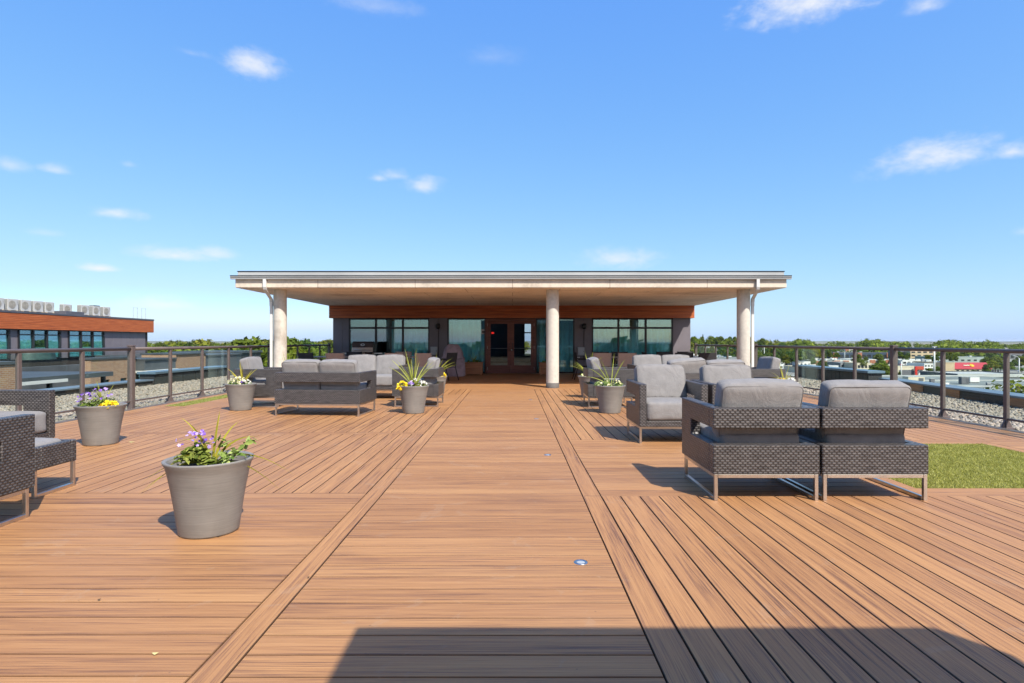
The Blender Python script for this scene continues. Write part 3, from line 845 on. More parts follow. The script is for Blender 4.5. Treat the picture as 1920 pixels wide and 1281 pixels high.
# wooden planter boxes either side of the door
def planter_box(x, lab):
    t_ = thing('planter_box', lab, 'planter box', (x, 21.55, 0), 0, 'wooden planter boxes beside the door')
    w_, d_, h_ = .33, .22, .42
    for s in (-1, 1):
        for q in (-1, 1):
            mb = MB(); mb.box(min(s*w_, s*(w_-.11)), max(s*w_, s*(w_-.11)), min(q*d_, q*(d_-.03)), max(q*d_, q*(d_-.03)), 0, h_, .003); mb.build('corner_post', M['planter_wood'], t_)
    mb = MB()
    for k in range(3):
        for q in (-1, 1):
            mb.box(-w_+.111, w_-.111, min(q*(d_-.005), q*(d_-.028)), max(q*(d_-.005), q*(d_-.028)), .02+.133*k, .02+.133*k+.126, .003)
        for s in (-1, 1):
            mb.box(min(s*(w_-.005), s*(w_-.028)), max(s*(w_-.005), s*(w_-.028)), -d_+.031, d_-.031, .02+.133*k, .02+.133*k+.126, .003)
    mb.build('side_boards', M['planter_wood'], t_)
    mb = MB(); mb.box(-w_-.02, w_+.02, -d_-.02, -d_+.05, h_+.001, h_+.026, .003); mb.box(-w_-.02, w_+.02, d_-.05, d_+.02, h_+.001, h_+.026, .003)
    mb.box(-w_-.02, -w_+.05, -d_+.051, d_-.051, h_+.001, h_+.026, .003); mb.box(w_-.05, w_+.02, -d_+.051, d_-.051, h_+.001, h_+.026, .003)
    mb.build('rim', M['planter_wood'], t_)
    mb = MB(); mb.box(-w_+.03, w_-.03, -d_+.03, d_-.03, .3, .40); mb.build('soil', M['soil'], t_)
    return t_
PB = [planter_box(wx(888)*21.55/YF, 'brown wooden planter box with low green plant, left of the double door'),
      planter_box(wx(1028)*21.55/YF, 'brown wooden planter box half hidden behind the middle column')]
# ------------------------------------------------------------------ stair penthouse behind the camera (its door hood casts the near shadow)
sp = thing('stair_house', 'charcoal stair house behind the viewpoint with a concrete door hood', 'building', (1.98, -2.6, 0))
mb = MB(); mb.box(-4.5, 4.5, -3.0, 0, -.05, 2.9); mb.build('wall', M['wall_panel'], sp)
mb = MB(); mb.box(-1.215, 1.215, .001, 2.93, 2.55, 2.85, .01); mb.build('door_hood', M['soffit'], sp)
mb = MB(); mb.box(-.5, .5, .003, .05, 0, 2.1, .004); d = mb.build('door', M['door_wood'], sp)
mb = MB(); mb.tube([(.4,.051,.95),(.4,.1,.97),(.4,.1,1.15),(.4,.051,1.17)], .01, 8); mb.build('handle', M['steel'], d)
# ------------------------------------------------------------------ lounge furniture
from mathutils import noise as mnoise
def cushion_mesh(name, wx_, wy_, wz_, r, puff=.02, n=14, seed=0, mat=None):
    """soft rounded box: half sizes wx_, wy_, wz_"""
    bm = bmesh.new(); bmesh.ops.create_cube(bm, size=2)
    bmesh.ops.subdivide_edges(bm, edges=bm.edges[:], cuts=n, use_grid_fill=True)
    h = Vector((wx_, wy_, wz_))
    for v in bm.verts:
        u = v.co.copy()
        p = Vector((u.x*h.x, u.y*h.y, u.z*h.z))
        q = Vector([max(-(h[k]-r), min(h[k]-r, p[k])) for k in range(3)])
        d = p - q
        if d.length > 1e-6:
            m_ = max(abs(d.x), abs(d.y), abs(d.z))
            p = q + d.normalized()*min(r, m_*1.0 if False else r)
        fx, fy, fz = (1-u.x*u.x), (1-u.y*u.y), (1-u.z*u.z)
        p.x += math.copysign(puff*.4, u.x)*fy*fz*(abs(u.x) > .99)
        p.y += math.copysign(puff, u.y)*fx*fz*(abs(u.y) > .99)
        p.z += math.copysign(puff, u.z)*fx*fy*(abs(u.z) > .99)
        q_ = p*4.2 + Vector((seed*7.3, seed*3.1, seed*1.7))
        v.co = p + p.normalized()*(mnoise.noise(q_)*.010 + mnoise.noise(q_*2.7)*.004)
    for f in bm.faces: f.smooth = True
    me = bpy.data.meshes.new(name); bm.to_mesh(me); bm.free()
    me.materials.append(mat or M['fabric'])
    return me
def piping_mesh(wx_, wy_, wz_, r, front=(1,)):
    """sewn edge: a thin cord round the rim of each large face (the face is the x-z plane)"""
    mb = MB()
    k = r*(1-.7071)
    for s in (-1, 1):
        a, b = wx_-k, wz_-k; rc = r*.9; pts = []
        for (cx, cz, a0) in ((a-rc, b-rc, 0), (-a+rc, b-rc, 90), (-a+rc, -b+rc, 180), (a-rc, -b+rc, 270)):
            for j in range(5):
                t_ = R(a0 + 90*j/4); pts.append((cx+rc*math.cos(t_), s*(wy_-k), cz+rc*math.sin(t_)))
        pts.append(pts[0]); mb.tube(pts, .0042, 6, caps=False)
    return mb.mesh('piping', M['piping'])
M['piping'] = simple('grey_piping_cord', (.150,.142,.136), .9, .1, 20)
def m_stained():
    m = M['fabric'].copy(); m.name = 'dirt_stained_fabric'
    t = m.node_tree; p = [n for n in t.nodes if n.type == 'BSDF_PRINCIPLED'][0]
    old = p.inputs['Base Color'].links[0].from_socket
    tc = t.nodes.new('ShaderNodeTexCoord'); sp = t.nodes.new('ShaderNodeSeparateXYZ'); t.links.new(tc.outputs['Object'], sp.inputs[0])
    nz = t.nodes.new('ShaderNodeTexNoise'); nz.inputs['Scale'].default_value = 24; nz.inputs['Detail'].default_value = 5; t.links.new(tc.outputs['Object'], nz.inputs['Vector'])
    ad = t.nodes.new('ShaderNodeMath'); ad.operation = 'MULTIPLY_ADD'; t.links.new(nz.outputs['Fac'], ad.inputs[0]); ad.inputs[1].default_value = -.085; t.links.new(sp.outputs[2], ad.inputs[2])
    mr = t.nodes.new('ShaderNodeMapRange'); t.links.new(ad.outputs[0], mr.inputs[0]); mr.inputs[1].default_value = -.262; mr.inputs[2].default_value = -.222; mr.inputs[3].default_value = .85; mr.inputs[4].default_value = 0
    mx = t.nodes.new('ShaderNodeMix'); mx.data_type = 'RGBA'; t.links.new(mr.outputs[0], mx.inputs[0]); t.links.new(old, mx.inputs[6]); mx.inputs[7].default_value = (.02,.02,.021,1); t.links.new(mx.outputs[2], p.inputs['Base Color'])
    return m
CV = {}
def variants(kind, *dims):
    key = (kind,) + dims
    if key not in CV: CV[key] = [cushion_mesh(kind, *dims, seed=q+len(CV)*5) for q in range(4)]
    return CV[key]
PIPE = {}
AW = .082        # arm width
def lounge(name, label, cat, W, nc, group):
    D = .85; h = D/2; w2 = W/2
    t_ = thing(name, label, cat, group=group)
    C = [(-h+.101, .20), (h, .20), (h, .70), (-h+.101, .70), (-h+.101, .545), (h-.27, .545), (h-.27, .42), (-h+.101, .42)]
    for s in (-1, 1):
        mb = MB(); mb.prism(C, 'x', min(s*w2, s*(w2-AW)), max(s*w2, s*(w2-AW))); bevel_build(mb, 'arm', M['wicker'], t_)
    mb = MB(); mb.box(-w2, w2, -h, -h+.10, .545, .70, .006); mb.build('back_rail', M['wicker'], t_)
    mb = MB(); mb.box(-w2, w2, -h, -h+.10, .20, .42, .006)
    mb.box(-w2+AW+.001, w2-AW-.001, h-.06, h-.004, .20, .268, .005)
    mb.box(-w2+AW+.001, w2-AW-.001, -h+.101, h-.061, .205, .262)
    mb.build('seat_base', M['wicker'], t_)
    cw = (W-2*AW)/nc
    for i in range(nc):
        cx = -w2+AW+cw*(i+.5)
        o = link('seat_cushion', random.choice(variants('seat_cushion', cw/2-.006, (D-.12)/2, .112, .038, .010)), t_)
        o.location = (cx, .055, .268+.112)
        o = link('back_cushion', random.choice(variants('back_cushion', cw/2-.002, .085, .226, .040, .014)), t_)
        o.location = (cx+random.uniform(-.006,.006), -h+.175, .672); o.rotation_euler = (R(14), random.uniform(-.015,.015), random.uniform(-.03,.03))
        pk = round(cw, 3)
        if pk not in PIPE: PIPE[pk] = piping_mesh(cw/2-.002, .085, .226, .040)
        link('piping', PIPE[pk], o)
    tb = .0135
    for s in (-1, 1):
        x = s*(w2-.022)
        mb = MB()
        mb.box(x-tb, x+tb, -h+.004, -h+.031, .0, .198, .002); mb.box(x-tb, x+tb, h-.071, h-.044, .0, .198, .002)
        mb.box(x-tb, x+tb, -h+.0315, h-.0715, .0, .027, .002)
        mb.box(x-tb, x+tb, -h+.0315, h-.0715, .172, .198, .002)
        mb.build('leg_frame', M['steel'], t_)
    for (a, b) in ((-h+.004, -h+.031), (h-.071, h-.044)):
        mb = MB(); mb.box(-w2+.037, w2-.037, a, b, .171, .198, .002); mb.build('rail', M['steel'], t_)
    return t_
def bevel_build(mb, name, mat, parent, off=.006):
    me = mb.mesh(name, mat)
    bm = bmesh.new(); bm.from_mesh(me)
    bmesh.ops.bevel(bm, geom=[e for e in bm.edges], offset=off, segments=1, affect='EDGES')
    bm.to_mesh(me); bm.free()
    # uvs again after the bevel
    uv = me.uv_layers['UVMap']
    for p in me.polygons:
        nx, ny, nz = abs(p.normal.x), abs(p.normal.y), abs(p.normal.z)
        for li in p.loop_indices:
            c = me.vertices[me.loops[li].vertex_index].co
            uv.data[li].uv = (c.x, c.y) if nz >= nx and nz >= ny else ((c.y, c.z) if nx >= ny else (c.x, c.z))
    return link(name, me, parent)
G1_ = 'wicker lounge armchairs on the deck'
chairs = [
 (1.915, 4.885, 0, 'wicker armchair seen from behind, left of the closest pair on the right'),
 (2.735, 4.885, 0, 'wicker armchair seen from behind, right of the closest pair, beside the turf patch'),
 (1.89, 7.355, 180, 'wicker armchair facing the camera with a dirt line across its back cushion'),
 (2.74, 7.36, 180, 'wicker armchair facing the camera, mostly hidden behind the closest right pair'),
 (1.795, 11.13, -90, 'wicker armchair in profile facing right, behind the pot by the walkway on the right'),
 (4.56, 11.2, 90, 'wicker armchair facing left beside the right railing'),
 (-1.775, 11.22, 90, 'wicker armchair in profile facing left, behind the pot with yellow pansies'),
 (-4.635, 11.15, -90, 'wicker armchair in profile facing right, behind the small pot near the left railing'),
 (-5.175, 5.76, -90, 'wicker armchair cut by the left picture edge, farther of two, facing right'),
 (-3.70, 3.675, 0, 'wicker armchair at the left picture edge, closest to the camera'),
]
c0 = None
for (x, y, a, lab) in chairs:
    if c0 is None:
        c0 = lounge('lounge_chair', lab, 'armchair', .80, 1, G1_); o = c0
    else: o = dup(c0, label=lab)
    o.location = (x, y, 0); o.rotation_euler = (0, 0, R(a + random.uniform(-.6, .6)))
    for c in o.children:
        for kk, vs in CV.items():
            if c.name.startswith(kk[0]): c.data = random.choice(vs)
        if c.name.startswith('back_cushion'):
            c.rotation_euler = (R(14+random.uniform(-2.5, 2.5)), random.uniform(-.02,.02), random.uniform(-.04,.04)); c.location.z += random.uniform(-.008, .008)
            if 'dirt line' in lab:
                c.data = c.data.copy(); c.data.materials.clear(); c.data.materials.append(m_stained()); c['label'] = 'back cushion with a dark dirt line along its lower edge'
sofas = [(-3.11, 9.95, -5.3, 'two seat wicker sofa seen from behind, on the left'), (-2.99, 12.75, 180, 'two seat wicker sofa facing the camera in the left group'),
         (3.11, 9.85, 3, 'two seat wicker sofa seen from behind, on the right with one cushion askew'), (3.26, 12.75, 180, 'two seat wicker sofa facing the camera in the right group')]
s0 = None
for (x, y, a, lab) in sofas:
    if s0 is None:
        s0 = lounge('lounge_sofa', lab, 'sofa', 1.42, 2, 'two seat wicker sofas on the deck'); o = s0
    else: o = dup(s0, label=lab)
    o.location = (x, y, 0); o.rotation_euler = (0, 0, R(a))
    for c in o.children:
        if c.name.startswith('back_cushion'): c.rotation_euler = (R(14+random.uniform(-3, 3)), random.uniform(-.025,.025), random.uniform(-.05,.05))
    if 'askew' in lab:
        k = [c for c in o.children if c.name.startswith('back_cushion')]
        k[0].rotation_euler = (R(16), R(-4.5), R(5)); k[0].location.z += .02
# stained hem on one cushion's chair: a thin dirt band along the bottom of its back cushion
# ottoman in front of the closest left chair
ot = thing('ottoman', 'low wicker ottoman with grey seat pad in front of the closest left armchair', 'ottoman', (-3.97, 4.735, 0))
mb = MB(); mb.box(-.33, .33, -.215, -.16, .21, .385, .006); mb.box(-.33, .33, .16, .215, .21, .385, .006)
mb.box(-.33, -.275, -.159, .159, .21, .385, .006); mb.box(.275, .33, -.159, .159, .21, .385, .006); mb.box(-.274, .274, -.159, .159, .22, .30)
mb.build('base', M['wicker'], ot)
o = link('seat_pad', cushion_mesh('seat_pad', .27, .157, .055, .035, .012), ot); o.location = (0, 0, .352)
for s in (-1, 1):
    x = s*.308; mb = MB()
    mb.box(x-.0135, x+.0135, -.213, -.186, 0, .208, .002); mb.box(x-.0135, x+.0135, .186, .213, 0, .208, .002); mb.box(x-.0135, x+.0135, -.1855, .1855, 0, .027, .002)
    mb.build('leg_frame', M['steel'], ot)

# ------------------------------------------------------------------ flower pots
def petal_mat(name, c1, c2):
    t = NT(name)
    tint = t.n('ShaderNodeAttribute', attribute_name='tint', attribute_type='GEOMETRY').outputs['Fac']
    col = t.ramp(tint, [(0, c1), (1, c2)])
    d = t.n('ShaderNodeBsdfDiffuse', {'Color': col}); tl = t.n('ShaderNodeBsdfTranslucent', {'Color': col})
    return t.done(t.n('ShaderNodeMixShader', {0: .25, 1: d.outputs[0], 2: tl.outputs[0]}))
PET = {'purple': petal_mat('purple_petals', (.17, .07, .42), (.58, .45, .78)), 'yellow': petal_mat('yellow_petals', (.78, .50, .01), (.86, .72, .06)),
       'white': petal_mat('white_petals', (.62, .60, .50), (.82, .80, .72)), 'cream': petal_mat('cream_petals', (.70, .62, .30), (.82, .78, .55))}
def leaves_np(rs, centers, per, size, spread, flat=.6):
    V = []; T = []
    for (cx, cy, cz, r) in centers:
        for _ in range(per):
            d = rs.normal(0, 1, 3); d /= np.linalg.norm(d); d[2] = abs(d[2])*.9
            p = np.array([cx, cy, cz]) + d*r*rs.uniform(.35, 1.0)
            nrm = d*.6 + np.array([0, 0, flat]) + rs.normal(0, .35, 3); nrm /= np.linalg.norm(nrm)
            u = np.cross(nrm, rs.normal(0, 1, 3)); u /= np.linalg.norm(u); v = np.cross(nrm, u)
            s_ = size*rs.uniform(.6, 1.3)
            # pointed leaf: six corners folded along the middle
            L = [(-1, 0, 0), (-.25, .42, .08), (.55, .32, .05), (1, 0, -.06), (.55, -.32, .05), (-.25, -.42, .08)]
            V.append([p + (u*a + v*b + nrm*c)*s_ for a, b, c in L]); T.append(rs.uniform(0, 1))
    V = np.array(V).reshape(-1, 3); n = len(T)
    Fq = np.concatenate([[(6*i, 6*i+1, 6*i+2, 6*i+3), (6*i, 6*i+3, 6*i+4, 6*i+5)] for i in range(n)])
    return V, Fq, np.repeat(T, 2)
def blossoms_np(rs, spots, size, out=(0, -.45, .8)):
    V = []; Fq = []; T = []
    for p in spots:
        nrm = np.array(out) + rs.normal(0, .45, 3); nrm /= np.linalg.norm(nrm)
        u = np.cross(nrm, [0, 0, 1.0]); u /= np.linalg.norm(u); v = np.cross(nrm, u); s_ = size*rs.uniform(.75, 1.2)
        tt = rs.uniform(0, 1)
        for k in range(5):
            a = 2*PI*k/5 + rs.uniform(-.1, .1); e = u*math.cos(a)+v*math.sin(a); g = np.cross(nrm, e)
            b = len(V)*1
            base = len(V)
            V += [p, p + (e*.55+g*.42)*s_+nrm*s_*.12, p + e*s_*1.05+nrm*s_*.05, p + (e*.55-g*.42)*s_+nrm*s_*.12]
            Fq.append((base, base+1, base+2, base+3)); T.append(min(1, max(0, tt+rs.normal(0, .2))))
    return np.array(V), np.array(Fq), T
def spikes_np(rs, base, n, L, spread, width=.008, droop=.5, dirs=None):
    V = []; Fq = []; T = []
    for i in range(n):
        if dirs: ax, ay, up = dirs[i % len(dirs)]
        else:
            a = rs.uniform(0, 2*PI); k = rs.uniform(.15, 1)*spread; ax, ay, up = math.cos(a)*k, math.sin(a)*k, 1.0
        d = np.array([ax, ay, up]); d = d/np.linalg.norm(d); l = L*rs.uniform(.75, 1.1)
        side = np.cross(d, [0.2, -1, .1]); side /= np.linalg.norm(side)
        S = 9; b = len(V); hz = np.array([d[0], d[1], 0]); 
        for j in range(S+1):
            q = j/S; p = np.array(base) + rs.normal(0, 0, 3) + d*l*q + np.array([0, 0, -1.0])*droop*l*q*q*np.linalg.norm(hz)*1.0 + hz*l*.25*q*q
            w_ = width*(1-q)**.7*(.6+.8*min(1, q*4)) + .0006
            V += [p - side*w_/2, p + side*w_/2]
        for j in range(S): Fq.append((b+2*j, b+2*j+1, b+2*j+3, b+2*j+2))
        T += [rs.uniform(.2, .9)]*S
    return np.array(V), np.array(Fq), T
POT = MB()
POT.lathe([(.0, .004), (.172, .004), (.182, .0), (.186, .012), (.199, .10), (.214, .20), (.231, .295), (.2335, .305), (.247, .375), (.262, .43), (.276, .455), (.2775, .464), (.270, .468), (.248, .462), (.240, .44), (.232, .40)], 56)
POT.v = [(x*.945, y*.945, z*.99) for x, y, z in POT.v]
POT_ME = POT.mesh('pot', M['pot'])
SOIL = MB(); SOIL.lathe([(.0001, .430), (.10, .428), (.20, .418), (.236, .408)], 32); SOIL.v = [(x*.945, y*.945, z*.99) for x, y, z in SOIL.v]; SOIL_ME = SOIL.mesh('soil', M['soil'])
def planter(x, y, label, seed, flowers, leafclumps, spike=None, pale=False, trail=None, tone=1.0):
    rs = np.random.RandomState(seed)
    t_ = thing('flower_pot', label, 'flower pot', (x, y, 0), 0, 'taupe flower pots on the deck')
    link('pot', POT_ME, t_).rotation_euler = (0, 0, rs.uniform(0, 6)); link('soil', SOIL_ME, t_)
    V, Fq, T = leaves_np(rs, leafclumps, 110, .024, .1)
    link('foliage', np_mesh('foliage', V, Fq, M['leaf_pale'] if pale else M['leaf_plant'], False, T), t_)
    for (colname, spots, n, size) in flowers:
        P = []
        for _ in range(n):
            cx, cy, cz, r = spots[rs.randint(len(spots))]
            d = rs.normal(0, 1, 3); d /= np.linalg.norm(d); d[2] = abs(d[2]); d[1] -= .25
            P.append(np.array([cx, cy, cz]) + d*r)
        V, Fq, T = blossoms_np(rs, P, size)
        link('blossoms', np_mesh('blossoms', V, Fq, PET[colname], False, T), t_)
    if spike:
        V, Fq, T = spikes_np(rs, *spike[0], **spike[1])
        link('spike_leaves', np_mesh('spike_leaves', V, Fq, M['blade'], True, T), t_)
    if trail:
        mb = MB(); vs = []
        for pts in trail: mb.tube(pts, .0035, 6)
        mb.build('stem', M['bark'], t_)
        cl = [(p[0], p[1], p[2], .035) for pts in trail for p in pts[1:]]
        V, Fq, T = leaves_np(rs, cl, 6, .034, .1)
        link('ivy_leaves', np_mesh('ivy_leaves', V, Fq, M['leaf_pale'], False, T), t_)
    return t_
Z0 = .44
planter(-1.925, 3.76, 'taupe pot with purple flowers, arching grass and trailing ivy, closest to the camera', 11,
        [('purple', [(-.09,-.02,Z0+.09,.10), (-.02,-.03,Z0+.12,.08)], 34, .0125)],
        [(-.10,-.05,Z0+.02,.085), (-.03,-.06,Z0+.03,.08), (-.08,.03,Z0+.05,.085), (.02,-.06,Z0-.01,.06)],
        (((.02, .0, Z0-.02), 15, .46, .8), dict(width=.015, droop=1.0, dirs=[(-.35,0,1),(.10,0,1),(-.9,.1,.9),(-1.1,-.2,.75),(-1,-.5,.6),(.0,.2,1),(-.6,.3,1),(.9,.2,.7),(-.2,-.2,1),(-1.3,.1,.6),(.2,.3,1),(-.5,-.5,.8),(.5,.1,.9),(-.9,.5,.8),(1.2,.0,.6)])), 
        trail=[[(.06,-.03,Z0),(.12,-.05,Z0+.04),(.17,-.05,Z0+.06),(.22,-.06,Z0+.05)], [(.07,.0,Z0),(.09,.02,Z0+.09),(.08,.0,Z0+.13)], [(.10,-.1,Z0-.01),(.16,-.12,Z0+.01),(.20,-.11,Z0+.03)], [(.12,.03,Z0),(.2,.03,Z0+.08),(.265,.0,Z0+.12)]])
planter(-4.83, 6.95, 'taupe pot with purple pansies and a yellow clump, beside the left armchairs', 12,
        [('purple', [(-.11,-.04,Z0+.06,.11), (.02,.0,Z0+.10,.12)], 46, .0165), ('white', [(-.15,-.05,Z0+.05,.08)], 12, .015), ('yellow', [(.14,-.10,Z0+.0,.07), (.19,-.06,Z0+.01,.05)], 80, .020)],
        [(-.12,-.05,Z0,.10), (.0,-.04,Z0+.02,.11), (.05,.06,Z0+.01,.10), (.14,-.04,Z0-.01,.09)],
        (((.0, .05, Z0-.02), 13, .42, .9), dict(width=.009, droop=.9)))
planter(-4.77, 10.40, 'taupe pot with white pansies and upright spikes, near the left railing', 13,
        [('cream', [(-.10,-.05,Z0+.02,.10), (.02,-.06,Z0+.03,.12)], 80, .018), ('white', [(.12,-.06,Z0+.01,.09)], 34, .018), ('purple', [(.07,-.1,Z0+.04,.03)], 5, .024)],
        [(-.12,-.03,Z0,.10), (.0,-.05,Z0,.12), (.12,-.03,Z0-.01,.10)],
        (((.03, .0, Z0-.02), 12, .44, .6), dict(width=.016, droop=.5)), pale=True)
planter(-1.665, 9.97, 'taupe pot with yellow and white pansies and tall spikes, left of the walkway', 14,
        [('yellow', [(-.17,-.08,Z0+.02,.08), (-.20,-.14,Z0-.03,.05)], 80, .021), ('white', [(.08,-.08,Z0+.03,.12), (.16,-.04,Z0+.02,.08)], 44, .019), ('purple', [(-.02,-.1,Z0+.05,.05)], 14, .018)],
        [(-.15,-.05,Z0,.09), (.02,-.05,Z0+.01,.11), (.14,-.05,Z0,.10)],
        (((.0, .0, Z0-.02), 17, .68, .75), dict(width=.013, droop=.35)))
planter(1.645, 10.0, 'taupe pot with pale yellow green foliage and long bent spikes, right of the walkway', 15,
        [('cream', [(-.12,-.06,Z0+.02,.10), (.10,-.06,Z0+.02,.10)], 30, .015)],
        [(-.20,-.04,Z0+.02,.08), (-.06,-.05,Z0+.02,.11), (.12,-.05,Z0+.01,.10)],
        (((.02, .0, Z0-.02), 7, .62, .5), dict(width=.014, droop=.45, dirs=[(-.45,0,1),(.35,.1,1),(-.6,.0,.9),(-.25,.1,1),(.1,.2,1),(-.8,-.1,.8),(.3,-.1,1)])), pale=True)
planter(4.77, 10.40, 'taupe pot with yellow pansies partly hidden behind the closest right pair', 16,
        [('yellow', [(-.10,-.05,Z0+.02,.10)], 30, .028), ('white', [(.08,-.06,Z0+.02,.10)], 24, .025)],
        [(-.12,-.03,Z0,.10), (.0,-.05,Z0,.12), (.12,-.03,Z0,.10)],
        (((.0, .0, Z0-.02), 12, .46, .9), dict(width=.012, droop=.7)))
planter(-1.66, 12.72, 'taupe pot with yellow pansies behind the left profile armchair', 17,
        [('yellow', [(.14,-.06,Z0+.01,.09)], 50, .032)], [(-.1,-.03,Z0,.10), (.10,-.04,Z0,.12)],
        (((.0, .0, Z0-.02), 14, .66, .8), dict(width=.013, droop=.55)))
planter(1.66, 12.72, 'taupe pot with long spikes behind the right profile armchair', 18,
        [('cream', [(-.1,-.06,Z0+.01,.09)], 20, .026)], [(-.1,-.03,Z0,.10), (.10,-.04,Z0,.10)],
        (((.0, .0, Z0-.02), 12, .66, .8), dict(width=.013, droop=.6)), pale=True)
planter(-4.80, 12.7, 'taupe pot with tall spikes in front of the left column', 19,
        [('white', [(0,-.06,Z0+.01,.1)], 20, .026)], [(-.1,-.03,Z0,.10), (.10,-.04,Z0,.10)],
        (((.0, .0, Z0-.02), 9, .62, .5), dict(width=.013, droop=.3)))
planter(4.77, 12.7, 'taupe pot with one long blade in front of the right column', 20,
        [('cream', [(0,-.06,Z0+.01,.1)], 16, .026)], [(-.1,-.03,Z0,.10), (.10,-.04,Z0,.10)],
        (((.0, .0, Z0-.02), 8, .5, .7), dict(width=.011, droop=.5)))
for i, b in enumerate(PB):
    rs = np.random.RandomState(40+i)
    V, Fq, T = leaves_np(rs, [(-.16,0,.44,.08), (.02,0,.46,.12), (.14,0,.45,.11)], 50, .035, .1)
    link('foliage', np_mesh('foliage', V, Fq, M['leaf_plant'] if i == 0 else M['leaf_pale'], False, T), b)
    V, Fq, T = spikes_np(rs, (0, 0, .42), 12, .45, .7, width=.012, droop=.5)
    link('spike_leaves', np_mesh('spike_leaves', V, Fq, M['blade'], True, T), b)

# ------------------------------------------------------------------ barbecues
gx, gy = -5.34, 21.3
g = thing('barbecue', 'open stainless steel gas barbecue by the left window', 'barbecue', (gx, gy, 0))
mb = MB(); mb.box(-.40, .40, -.26, .26, .10, .70, .01); mb.build('cabinet', M['black_plastic'], g)
for s in (-1, 1):
    mb = MB(); mb.box(s*.20-.185, s*.20+.185, -.275, -.261, .13, .67, .006); q = mb.build('door', simple('dark_steel', (.10,.10,.11), .35, .05, 4, metallic=.8), g)
    mb = MB(); mb.tube([(s*.06,-.277,.45),(s*.06,-.305,.46),(s*.06,-.305,.60),(s*.06,-.277,.61)], .009, 8); mb.build('handle', M['steel'], q)
mb = MB(); mb.prism([(-.30,.702),(.28,.702),(.28,.80),(-.24,.80)], 'x', -.41, .41); mb.build('control_panel', M['steel'], g)
for k in range(5):
    mb = MB(); mb.lathe([(.001,.035),(.02,.035),(.024,0)], 14, M=Matrix.Translation((-.28+.14*k,-.275,.75)) @ Matrix.Rotation(R(90),4,'X')); mb.build('knob', M['black_plastic'], g)
for s in (-1, 1):
    mb = MB(); mb.box(min(s*.415, s*.72), max(s*.415, s*.72), -.25, .25, .755, .80, .008); mb.build('side_shelf', M['steel'], g)
    for q in (-1, 1):
        mb = MB(); mb.lathe([(.001,-.02),(.045,-.02),(.045,.02),(.001,.02)], 14, M=Matrix.Translation((s*.34,q*.2,.046)) @ Matrix.Rotation(R(90),4,'Y')); mb.build('caster', M['black_plastic'], g)
prof = [(-.25,.805),(.27,.805),(.27,.98),(.22,1.13),(.10,1.20),(-.06,1.20),(-.155,1.14)]
mb = MB(); mb.prism(prof, 'x', -.38, .38); hd = mb.build('hood', simple('dark_enamel', (.055,.040,.036), .3, .1, 3), g)
mb = MB(); mb.prism([(-.252,.83),(-.262,.83),(-.215,.985),(-.205,.985)], 'x', -.37, .37); mb.build('front_plate', M['steel'], hd)
mb = MB(); mb.tube([(-.30,-.24,.90),(-.30,-.30,.91),(.30,-.30,.91),(.30,-.24,.90)], .013, 8); mb.build('handle', M['steel'], hd)
mb = MB(); mb.lathe([(.045,0),(.06,.012),(.075,.0)], 22, M=Matrix.Translation((0,-.182,1.085)) @ Matrix.Rotation(R(62),4,'X') @ Matrix.Scale(.62,4,(0,1,0))); mb.build('badge', M['white_metal'], hd)
# covered barbecue
def cover_mesh():
    n, m = 40, 26; vs = []; fs = []
    rs = random.Random(4)
    for j in range(m+1):
        z = 1.10*(j/m)
        for i in range(n):
            a = 2*PI*i/n; ca, sa = math.cos(a), math.sin(a)
            k = (abs(ca)**5+abs(sa)**5)**(-1/5)
            top = 1.0 if z < .68 else max(.0, 1-((z-.68)/.46)**2.1)
            hw = .40 + .02*math.sin(z*7); hd = .30
            if z > .66: hw = .34
            fold = 1+.045*math.sin(a*9+z*3)*(1-z)+.03*math.sin(a*5-z*9)
            x = ca*k*hw*(top**.5)*fold; y = sa*k*hd*(top**.55)*fold
            if .62 < z < .70: x *= 1.03
            vs.append((x, y, z+.015*math.sin(a*3+2)))
    for j in range(m):
        for i in range(n): fs.append((j*n+i, j*n+(i+1)%n, (j+1)*n+(i+1)%n, (j+1)*n+i))
    fs.append(tuple(m*n+i for i in range(n)))
    mb = MB(); mb.add(vs, fs, True); return mb
t_ = thing('covered_barbecue', 'barbecue under a bunched mauve grey cover left of the door', 'barbecue', (-2.07, 20.6, 0))
cover_mesh().build('cover', simple('mauve_grey_cover', (.30, .235, .265), .75, .15, 5, bump=.5, bscale=9), t_)
mb = MB(); mb.tube([(-.36,-.335,.62),(-.2,-.35,.6),(0,-.335,.62),(.2,-.35,.6),(.36,-.335,.61)], .008, 6); mb.build('strap', M['black_plastic'], t_)

